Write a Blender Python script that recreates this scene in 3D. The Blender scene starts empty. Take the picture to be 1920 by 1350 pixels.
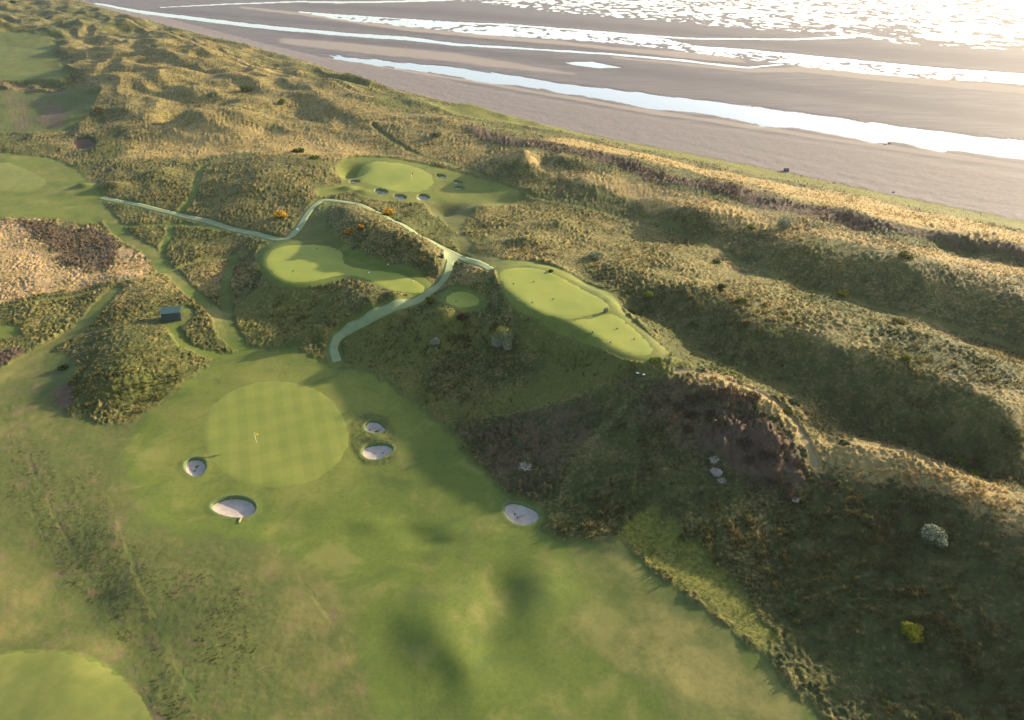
import bpy, math, random
import numpy as np
from mathutils import Vector, Matrix
from mathutils.geometry import delaunay_2d_cdt

random.seed(7)
rng = np.random.default_rng(11)
SC = bpy.context.scene
COL = SC.collection
R = math.radians

# ------------------------------------------------------------------ camera
CAM_H = 81.0
PITCH = R(32.8)
FPX = 1280.0                      # 24 mm lens on a 36 mm sensor, picture 1920 units wide
cam_d = bpy.data.cameras.new('camera')
cam_d.lens = 24.0
cam_d.sensor_width = 36.0
cam_d.clip_start = 0.5
cam_d.clip_end = 20000.0
cam = bpy.data.objects.new('camera', cam_d)
cam.location = (0, 0, CAM_H)
cam.rotation_euler = (math.pi / 2 - PITCH, 0, 0)
COL.objects.link(cam)
SC.camera = cam

# ------------------------------------------------------------------ light
SUN_AZ = 60.0                     # degrees to the right of the view direction
SUN_EL = 15.0
world = bpy.data.worlds.new('World')
SC.world = world
world.use_nodes = True
wn = world.node_tree.nodes
wl = world.node_tree.links
bg = wn['Background']
sky = wn.new('ShaderNodeTexSky')
sky.sky_type = 'NISHITA'
sky.sun_disc = False
sky.sun_elevation = R(SUN_EL)
sky.sun_rotation = R(SUN_AZ)
sky.air_density = 1.0
sky.dust_density = 2.0
wl.new(sky.outputs[0], bg.inputs[0])
bg.inputs[1].default_value = 0.15
sun_d = bpy.data.lights.new('sun', 'SUN')
sun_d.energy = 5.0
sun_d.angle = R(0.9)
sun_d.color = (1.0, 0.81, 0.56)
sun = bpy.data.objects.new('sun', sun_d)
_sd = Vector((math.sin(R(SUN_AZ)) * math.cos(R(SUN_EL)), math.cos(R(SUN_AZ)) * math.cos(R(SUN_EL)), math.sin(R(SUN_EL))))
sun.rotation_euler = _sd.to_track_quat('Z', 'Y').to_euler()
sun.location = (200, 100, 150)
COL.objects.link(sun)
SC.view_settings.view_transform = 'Standard'
SC.view_settings.look = 'None'
SC.view_settings.gamma = 1.0
SC.view_settings.exposure = 1.62
SC.view_settings.use_curve_mapping = False
SC.render.film_transparent = False
try:
    SC.cycles.max_bounces = 5
    SC.cycles.diffuse_bounces = 3
    SC.cycles.glossy_bounces = 2
    SC.cycles.transmission_bounces = 2
    SC.cycles.volume_bounces = 1
    SC.cycles.use_denoising = True
    SC.cycles.sample_clamp_indirect = 4.0
except Exception:
    pass

# ------------------------------------------------------------------ maths helpers
ct, st = math.cos(PITCH), math.sin(PITCH)

def ray(px, py):
    """direction of the line of sight through a point of the photograph (scaled to unit depth)"""
    dx = (np.asarray(px, float) - 960.0) / FPX
    dy = -(np.asarray(py, float) - 675.0) / FPX
    return dx, ct + dy * st, -st + dy * ct

def unproj(px, py, z=0.0):
    dx, dyy, dz = ray(px, py)
    t = (np.asarray(z, float) - CAM_H) / dz
    return dx * t, dyy * t

def proj(X, Y, Z):
    zc = np.asarray(Z) - CAM_H
    depth = Y * ct - zc * st
    up = Y * st + zc * ct
    return 960 + FPX * X / depth, 675 - FPX * up / depth

def sstep(a, b, x):
    t = np.clip((x - a) / (b - a), 0, 1)
    return t * t * (3 - 2 * t)

def perlin(x, y, seed=0):
    x = np.asarray(x, np.float32); y = np.asarray(y, np.float32)
    rs = np.random.RandomState(seed)
    perm = rs.permutation(256).astype(np.int32)
    ang = rs.rand(256) * 2 * np.pi
    gx = np.cos(ang).astype(np.float32); gy = np.sin(ang).astype(np.float32)
    xi = np.floor(x).astype(np.int32); yi = np.floor(y).astype(np.int32)
    xf = x - xi; yf = y - yi
    u = xf * xf * xf * (xf * (xf * 6 - 15) + 10); v = yf * yf * yf * (yf * (yf * 6 - 15) + 10)
    def g(ix, iy, fx, fy):
        h = perm[(perm[ix & 255] + iy) & 255]
        return gx[h] * fx + gy[h] * fy
    a = g(xi, yi, xf, yf); b = g(xi + 1, yi, xf - 1, yf)
    c = g(xi, yi + 1, xf, yf - 1); d = g(xi + 1, yi + 1, xf - 1, yf - 1)
    ab = a + u * (b - a); cd = c + u * (d - c)
    return (ab + v * (cd - ab)) * 1.5

def fbm(x, y, oct=4, seed=0, gain=0.5):
    s = 0; a = 1.0; f = 1.0
    for i in range(oct):
        s = s + a * perlin(x * f, y * f, seed + i * 7)
        a *= gain; f *= 2.03
    return s

def smooth_closed(pts, n=6):
    """Catmull-Rom through a closed outline"""
    P = np.array(pts, float); N = len(P); out = []
    for i in range(N):
        p0, p1, p2, p3 = P[i - 1], P[i], P[(i + 1) % N], P[(i + 2) % N]
        for k in range(n):
            t = k / n
            out.append(0.5 * ((2 * p1) + (-p0 + p2) * t + (2 * p0 - 5 * p1 + 4 * p2 - p3) * t * t + (-p0 + 3 * p1 - 3 * p2 + p3) * t ** 3))
    return np.array(out)

def smooth_open(pts, n=6):
    P = np.array(pts, float)
    P = np.vstack([2 * P[0] - P[1], P, 2 * P[-1] - P[-2]]); out = []
    for i in range(1, len(P) - 2):
        p0, p1, p2, p3 = P[i - 1], P[i], P[i + 1], P[i + 2]
        for k in range(n):
            t = k / n
            out.append(0.5 * ((2 * p1) + (-p0 + p2) * t + (2 * p0 - 5 * p1 + 4 * p2 - p3) * t * t + (-p0 + 3 * p1 - 3 * p2 + p3) * t ** 3))
    out.append(P[-2])
    return np.array(out)

def sdf_poly(poly, X, Y, pad=8.0):
    """signed distance to a closed outline, positive inside; -pad beyond its box"""
    poly = np.asarray(poly, np.float32)
    X = np.asarray(X, np.float32); Y = np.asarray(Y, np.float32)
    out = np.full(X.shape, -pad, np.float32)
    m = (X > poly[:, 0].min() - pad) & (X < poly[:, 0].max() + pad) & (Y > poly[:, 1].min() - pad) & (Y < poly[:, 1].max() + pad)
    x = X[m]; y = Y[m]
    if x.size == 0:
        return out
    d2 = np.full(x.shape, 1e12, np.float32); ins = np.zeros(x.shape, bool)
    N = len(poly)
    for i in range(N):
        ax, ay = poly[i]; bx, by = poly[(i + 1) % N]
        ex, ey = bx - ax, by - ay
        wx = x - ax; wy = y - ay
        t = np.clip((wx * ex + wy * ey) / max(ex * ex + ey * ey, 1e-9), 0, 1)
        d2 = np.minimum(d2, (wx - ex * t) ** 2 + (wy - ey * t) ** 2)
        c = (ay > y) != (by > y)
        if ay != by:
            ins ^= c & (x < ex * (y - ay) / (by - ay) + ax)
    d = np.sqrt(d2)
    out[m] = np.maximum(np.where(ins, d, -d), -pad)
    return out

def dist_line(line, X, Y, pad=12.0):
    line = np.asarray(line, np.float32)
    X = np.asarray(X, np.float32); Y = np.asarray(Y, np.float32)
    out = np.full(X.shape, pad, np.float32)
    m = (X > line[:, 0].min() - pad) & (X < line[:, 0].max() + pad) & (Y > line[:, 1].min() - pad) & (Y < line[:, 1].max() + pad)
    x = X[m]; y = Y[m]
    if x.size == 0:
        return out
    d2 = np.full(x.shape, pad * pad, np.float32)
    for i in range(len(line) - 1):
        ax, ay = line[i]; bx, by = line[i + 1]
        ex, ey = bx - ax, by - ay
        wx = x - ax; wy = y - ay
        t = np.clip((wx * ex + wy * ey) / max(ex * ex + ey * ey, 1e-9), 0, 1)
        d2 = np.minimum(d2, (wx - ex * t) ** 2 + (wy - ey * t) ** 2)
    out[m] = np.sqrt(d2)
    return out

# ------------------------------------------------------------------ heights of the land, read off the photograph (x, y, height in m)
CTRL = """
-300 1500 2;0 1500 1.2;400 1500 .5;960 1500 0;1400 1500 0;-300 1100 2;0 1150 1.4;0 1350 1.6;150 1260 1.9;280 1350 1.2
100 900 .9;0 900 1.2;200 1000 1.1;255 1110 1.3;340 1270 1.3;100 1050 .2;175 1130 .1;240 1220 .3;400 1150 .9;500 1250 .5;600 1350 .3
450 1050 .8;600 1150 .3;690 1150 .4;782 1158 .8;820 1192 1.5;864 1238 1.4;700 1172 .1;735 1212 .05;785 1268 .1;900 1230 .1;840 1260 .2;700 1230 .1
1010 1090 .9;985 1140 .8;935 1125 -.8;945 1090 -.6;890 1130 .3;930 1190 .3
515 815 .1;400 820 0;640 820 .2;515 730 .35;515 900 -.1;300 800 -.2;280 900 -.1;350 960 -.3;520 960 -.5;640 930 -.3;740 850 .1
740 760 .4;600 680 .6;450 700 .4;400 740 .2;800 900 0;870 960 0;1040 990 .4;900 1050 .1;670 850 -.3
1100 1100 .2;1200 1150 .3;1300 1220 .3;1400 1290 .4;1250 1300 .1;1100 1250 -.2;780 1010 -.2;850 990 .3;700 1060 0
110 700 .8;105 765 .4;200 775 0;290 745 .1;380 690 .2;130 650 1.2;185 690 3.3;260 660 3.8;240 715 2.9;325 665 2.2;150 720 2.2;225 625 2.9
323 598 2.2;300 608 2.2;350 590 2.1;270 560 3.4;390 610 2.2;250 520 3.0;400 640 1.0;345 645 1.3;430 640 .7;425 560 .9;430 500 1.2;380 510 2.6;350 535 1.6
300 500 1.0;150 545 1.0;0 570 1.0;100 600 1.6;0 640 1.2;50 585 2.2;0 700 .9;60 670 .8;0 780 .9;60 820 .6;170 840 .2
0 410 1.0;100 415 .7;200 440 .6;135 480 -.6;50 500 .9;210 510 .8;255 470 1.4;-300 500 1.5;-300 700 1.5
0 300 .6;0 360 .3;100 340 .3;160 385 .4;-300 350 .6;200 370 .8;350 410 1.7;450 430 2.8;350 450 1.6;420 470 1.8;300 440 1.2;330 490 1.3
480 437 3.6;530 447 4.9;545 437 5.1;570 410 5.2;600 377 5.4;640 375 5.6
500 470 6.6;497 500 6.6;530 528 6.6;580 530 6.6;640 510 6.6;640 470 6.7;570 456 6.7;700 512 6.4;760 545 6.2;803 550 6.1;740 515 6.3;690 485 6.6
470 470 3.2;450 500 1.8;465 540 2.4;440 580 1.0;450 625 .8;500 640 .7;560 640 .8;590 600 2.4;540 575 2.9;600 560 4.4;640 545 6.0;640 592 4.4;705 556 7.2;742 560 7.2;660 640 1.3;680 598 4.0;570 480 6.65;750 570 6.0
628 682 .4;625 650 .9;640 625 1.7;700 596 4.3;780 565 5.5;822 543 5.9;838 515 6.6;850 480 7.2;885 490 8.4;920 507 10.6
940 518 11.9;1000 505 11.8;1060 528 11.9;1140 573 11.9;980 560 11.7;1020 588 11.7;1080 605 11.7;1140 600 11.7;1200 630 11.5;1228 662 11.4;1185 668 11.4;1120 640 11.5;1050 560 11.8
1090 518 10.2;1165 560 9.9;1215 600 9.7;1260 645 9.3;1000 480 9.3;940 480 9.4;900 455 8.2
900 540 8.8;925 575 8.4;960 600 8.0;1040 640 7.8;1100 668 7.8;832 562 7.6;892 566 7.6;863 582 7.5;863 550 7.6;838 583 9.3;862 600 7.2;840 500 7.0;868 512 10.2;890 525 10.0;850 530 7.7
800 560 5.4;850 620 5.2;790 590 5.2;760 620 3.6;700 640 2.3;675 680 1.0;760 700 1.7;850 700 2.8;950 660 4.6;1000 670 5.4;940 720 2.6;1050 710 5.3;1100 720 6.2;1150 715 7.8;1000 750 2.4;900 780 1.0
820 785 .5;770 745 .6;1100 770 4;1190 705 9.3;1150 750 6;1050 800 2.2;950 830 1.1;880 845 .5;1000 880 1.3;1080 850 3.2;1050 930 1.2;1110 990 1.3;1150 900 3.4
1245 685 11.4;1330 702 11.2;1420 733 10.2;1480 780 9.2;1515 835 8.2;1530 878 6.8;1548 830 7.4;1600 832 8.3;1700 852 9.4;1800 888 9.9;1900 945 10.2;2000 1005 10.2;2150 1100 10.4;2300 1200 10.6;2500 1350 10.6;2700 1500 10.5
1250 760 8.6;1200 850 4.8;1300 800 7.4;1240 915 4.4;1200 950 3.1;1320 915 4.0;1400 800 8.2;1400 875 5.8;1340 960 2.9;1300 1010 1.8;1480 900 5.4;1450 1000 3.6;1400 1080 1.8;1550 950 6.0;1600 1050 4.3;1500 1150 1.7;1560 1160 2.7;1470 1225 1;1700 950 7.0;1750 1050 5.6
1700 1180 3.6;1600 1250 1.3;1540 1320 .6;1800 1200 4.6;1900 1100 7.6;1920 1300 3.6;1750 1350 2;1700 1450 1;2100 1300 6.5;2100 1500 4;1900 1600 1.4
1165 1005 1.0;1250 1090 .9;1340 1150 .9;1430 1225 .9;1220 985 1.4;1320 1060 1.2;1400 1130 1.2;1460 1200 1.0
1250 615 8.2;1300 650 7.6;1400 695 7.4;1500 740 7.2;1580 790 4.8;1650 820 4.8;1750 850 5.0;1850 890 5.4;1920 925 5.6;2050 980 6.8;2300 1100 7
1050 480 9.6;1150 515 10.7;1290 548 12.2;1400 605 12.8;1560 650 13;1690 695 13.2;1830 765 13.4;1920 825 13.6;2050 900 13.8;2300 1040 14
1100 530 8.6;1190 590 7.8;1350 650 7.4;1480 710 7.1;1600 785 4.8;1760 835 5.0;1900 905 5.6;1450 680 8.2;1700 770 9.2
1200 480 10;1350 530 11.2;1500 590 12.3;1650 640 12.8;1800 700 13.2;1900 760 13.8;1300 470 9.7;1450 530 11;1600 580 12;1750 630 12.7;1900 690 13.2;1480 560 10.6;1560 605 13.1
1000 375 6.2;1180 410 7;1290 445 8;1400 498 8.4;1500 540 8.5;1650 580 9;1800 620 9.4;1920 655 9.5;2200 740 10
1100 335 10.6;1300 402 13.2;1500 462 14.2;1700 500 15.2;1920 562 15.8;2200 640 16;1300 375 12.5;1500 425 13.2;1700 460 13.8;1920 515 14.3
1200 322 10;1400 387 11;1600 432 11.6;1800 472 12;1920 498 12.2;2200 570 12
900 237 9;1050 268 10.6;1200 304 11.8;1400 350 13.2;1600 398 14.2;1800 445 14.7;1920 470 15.2;2300 570 15.5
1100 275 7;1300 322 8;1500 367 8.4;1700 410 8.6;1900 450 8.8
210 40 8;320 72 9;383 90 9.2;467 120 9.4;533 143 9.5;627 163 9.8;700 185 9.8;800 215 9.4
300 215 6.8;345 204 9.6;375 208 9.2;400 222 8;450 240 6;485 250 4.6;312 224 4.6;335 220 5.4;180 270 1;250 265 1.6;300 262 2.4;400 272 3.2
445 182 10;420 205 5;560 188 8;620 198 8.6;520 220 4.5;600 225 5;110 60 5;150 110 6;165 150 7;195 190 7;225 215 5;60 45 4;30 25 3
0 80 .5;60 90 .5;60 200 .3;120 210 .3;0 200 .3;135 250 .5;0 260 .5;-300 100 .5;-300 200 .5;100 130 .6;110 175 .8
450 300 5.2;600 290 5;380 330 3;330 330 2.5;480 340 7.2;540 300 7;560 345 6.6;480 380 5;420 380 4;360 390 1.9;560 405 5;240 340 2.6;280 380 1.8;180 330 1.0;610 330 6.4;625 300 6.6;240 300 1.8
700 310 6.4;770 335 6;850 345 5.6;900 350 5.4;720 360 5.6;800 375 5.2;650 345 5.2;870 430 6.2;870 395 5;790 405 5.6;950 400 6.2;920 450 7.8;950 370 5.6;1000 420 7.4;1000 450 8.4;740 300 6.6;830 318 6.4
640 388 9.6;660 400 10.4;698 416 11.6;742 438 12.2;786 466 11.8;818 483 9.8;660 440 9.8;720 460 9.8;590 430 6.1;645 470 6.6;600 450 6.1;700 397 6.3;740 415 6.4;800 446 6.8;740 500 6.2;790 520 5.8;690 478 7.4;615 390 6.4;610 415 6.2
985 277 15;1015 292 11;960 300 11;1050 292 13;930 335 7;870 310 6.4;905 290 7.6;1000 335 8.4;1080 300 11.4;1040 320 9.4
760 240 7;700 230 7;820 255 8.4;850 222 9.4;650 180 8.5;750 200 8.8;700 270 5.8;800 290 6.2;600 260 5.4;500 270 4.6
"""
TOE = [(-60, -90), (60, -40), (160, 4), (240, 28), (300, 45), (420, 75), (560, 112), (700, 157), (900, 206), (1100, 252), (1300, 290), (1474, 324), (1600, 350), (1700, 372), (1920, 415), (2300, 492), (2800, 600), (3600, 760)]
cp = []
for tok in CTRL.replace('\n', ';').split(';'):
    tok = tok.split()
    if len(tok) == 3:
        cp.append([float(v) for v in tok])
cp = np.array(cp)
cx, cy = unproj(cp[:, 0], cp[:, 1], cp[:, 2])
tx, ty = unproj(np.array([p[0] for p in TOE]), np.array([p[1] for p in TOE]), 1.0)
toe_w = np.stack([tx, ty], 1)
toe_s = smooth_open(toe_w, 5)
CX = np.concatenate([cx, toe_s[::3, 0]]); CY = np.concatenate([cy, toe_s[::3, 1]])
CZ = np.concatenate([cp[:, 2], np.full(len(toe_s[::3]), 1.0)])
# anchor points far out
far = [(-700, 600, 4), (-700, 300, 1), (-400, 100, 1), (-200, 0, 1), (0, -40, 0), (250, 0, 4), (400, 100, 10), (-900, 900, 4), (-560, 1000, 8), (-900, 1400, 6), (-740, 1100, 5)]
CX = np.concatenate([CX, [f[0] for f in far]]); CY = np.concatenate([CY, [f[1] for f in far]]); CZ = np.concatenate([CZ, [f[2] for f in far]])
C2 = 2.0 ** 2
D = np.sqrt((CX[:, None] - CX[None]) ** 2 + (CY[:, None] - CY[None]) ** 2 + C2)
A = D + np.eye(len(CX)) * (-0.35)
Pm = np.stack([np.ones_like(CX), CX, CY], 1)
M = np.block([[A, Pm], [Pm.T, np.zeros((3, 3))]])
sol = np.linalg.solve(M, np.concatenate([CZ, np.zeros(3)]))
GS = 1.6; GX0, GX1, GY0, GY1 = -900.0, 520.0, -60.0, 1200.0
gxs = np.arange(GX0, GX1, GS); gys = np.arange(GY0, GY1, GS)
# coarse evaluation far away, fine near: evaluate on the full grid only where needed
def rbf(x, y):
    o = np.zeros(x.shape, np.float32); x = x.astype(np.float32); y = y.astype(np.float32)
    for i in range(len(CX)):
        o += np.float32(sol[i]) * np.sqrt((x - np.float32(CX[i])) ** 2 + (y - np.float32(CY[i])) ** 2 + np.float32(C2))
    return o + np.float32(sol[-3]) + np.float32(sol[-2]) * x + np.float32(sol[-1]) * y
BG = np.zeros((len(gys), len(gxs)), np.float32)
for j0 in range(0, len(gys), 64):
    yy, xx = np.meshgrid(gys[j0:j0 + 64], gxs, indexing='ij')
    BG[j0:j0 + 64] = rbf(xx, yy)

def base_h(X, Y):
    """cubic B-spline lookup of the smooth land surface"""
    u = np.clip((np.asarray(X) - GX0) / GS, 1.001, len(gxs) - 3.001); v = np.clip((np.asarray(Y) - GY0) / GS, 1.001, len(gys) - 3.001)
    i = np.floor(u).astype(np.int32); j = np.floor(v).astype(np.int32)
    fu = (u - i).astype(np.float32); fv = (v - j).astype(np.float32)
    def w(t):
        return ((1 - t) ** 3 / 6, (3 * t ** 3 - 6 * t * t + 4) / 6, (-3 * t ** 3 + 3 * t * t + 3 * t + 1) / 6, t ** 3 / 6)
    wu, wv = w(fu), w(fv); o = 0
    for a in range(4):
        r = 0
        for b in range(4):
            r = r + wu[b] * BG[j + a - 1, i + b - 1]
        o = o + wv[a] * r
    return o

def G0(px, py, it=30, f=base_h):
    """point of the land under a point of the photograph"""
    px = np.asarray(px, float); py = np.asarray(py, float)
    z = np.full(px.shape, 4.0)
    for _ in range(it):
        x, y = unproj(px, py, z)
        z = z * 0.4 + np.clip(f(x, y), -6, 25) * 0.6
    x, y = unproj(px, py, z)
    return x, y, z

def W(poly):
    p = np.array(poly, float)
    x, y, z = G0(p[:, 0], p[:, 1])
    return np.stack([x, y], 1)

# sea-side region
_d0 = toe_s[0] - toe_s[3]; _d0 /= np.linalg.norm(_d0)
_d1 = toe_s[-1] - toe_s[-4]; _d1 /= np.linalg.norm(_d1)
coast = np.vstack([[toe_s[0] + _d0 * 5000], toe_s, [toe_s[-1] + _d1 * 3000]])
seaP = np.vstack([coast, [(6000, 6000), (0, 9000)]])
def sea_sd(X, Y):
    """distance seaward (+) or landward (-) of the dune toe"""
    d = dist_line(coast, X, Y, 6000.0)
    ins = sdf_poly(seaP, X, Y, 5.0) > 0
    return np.where(ins, d, -d)
cvec = toe_s[len(toe_s) // 2 + 6] - toe_s[len(toe_s) // 2 - 6]; cvec = cvec / np.linalg.norm(cvec)   # along the coast
cnor = np.array([-cvec[1], cvec[0]])
SEA = -4.0

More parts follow.
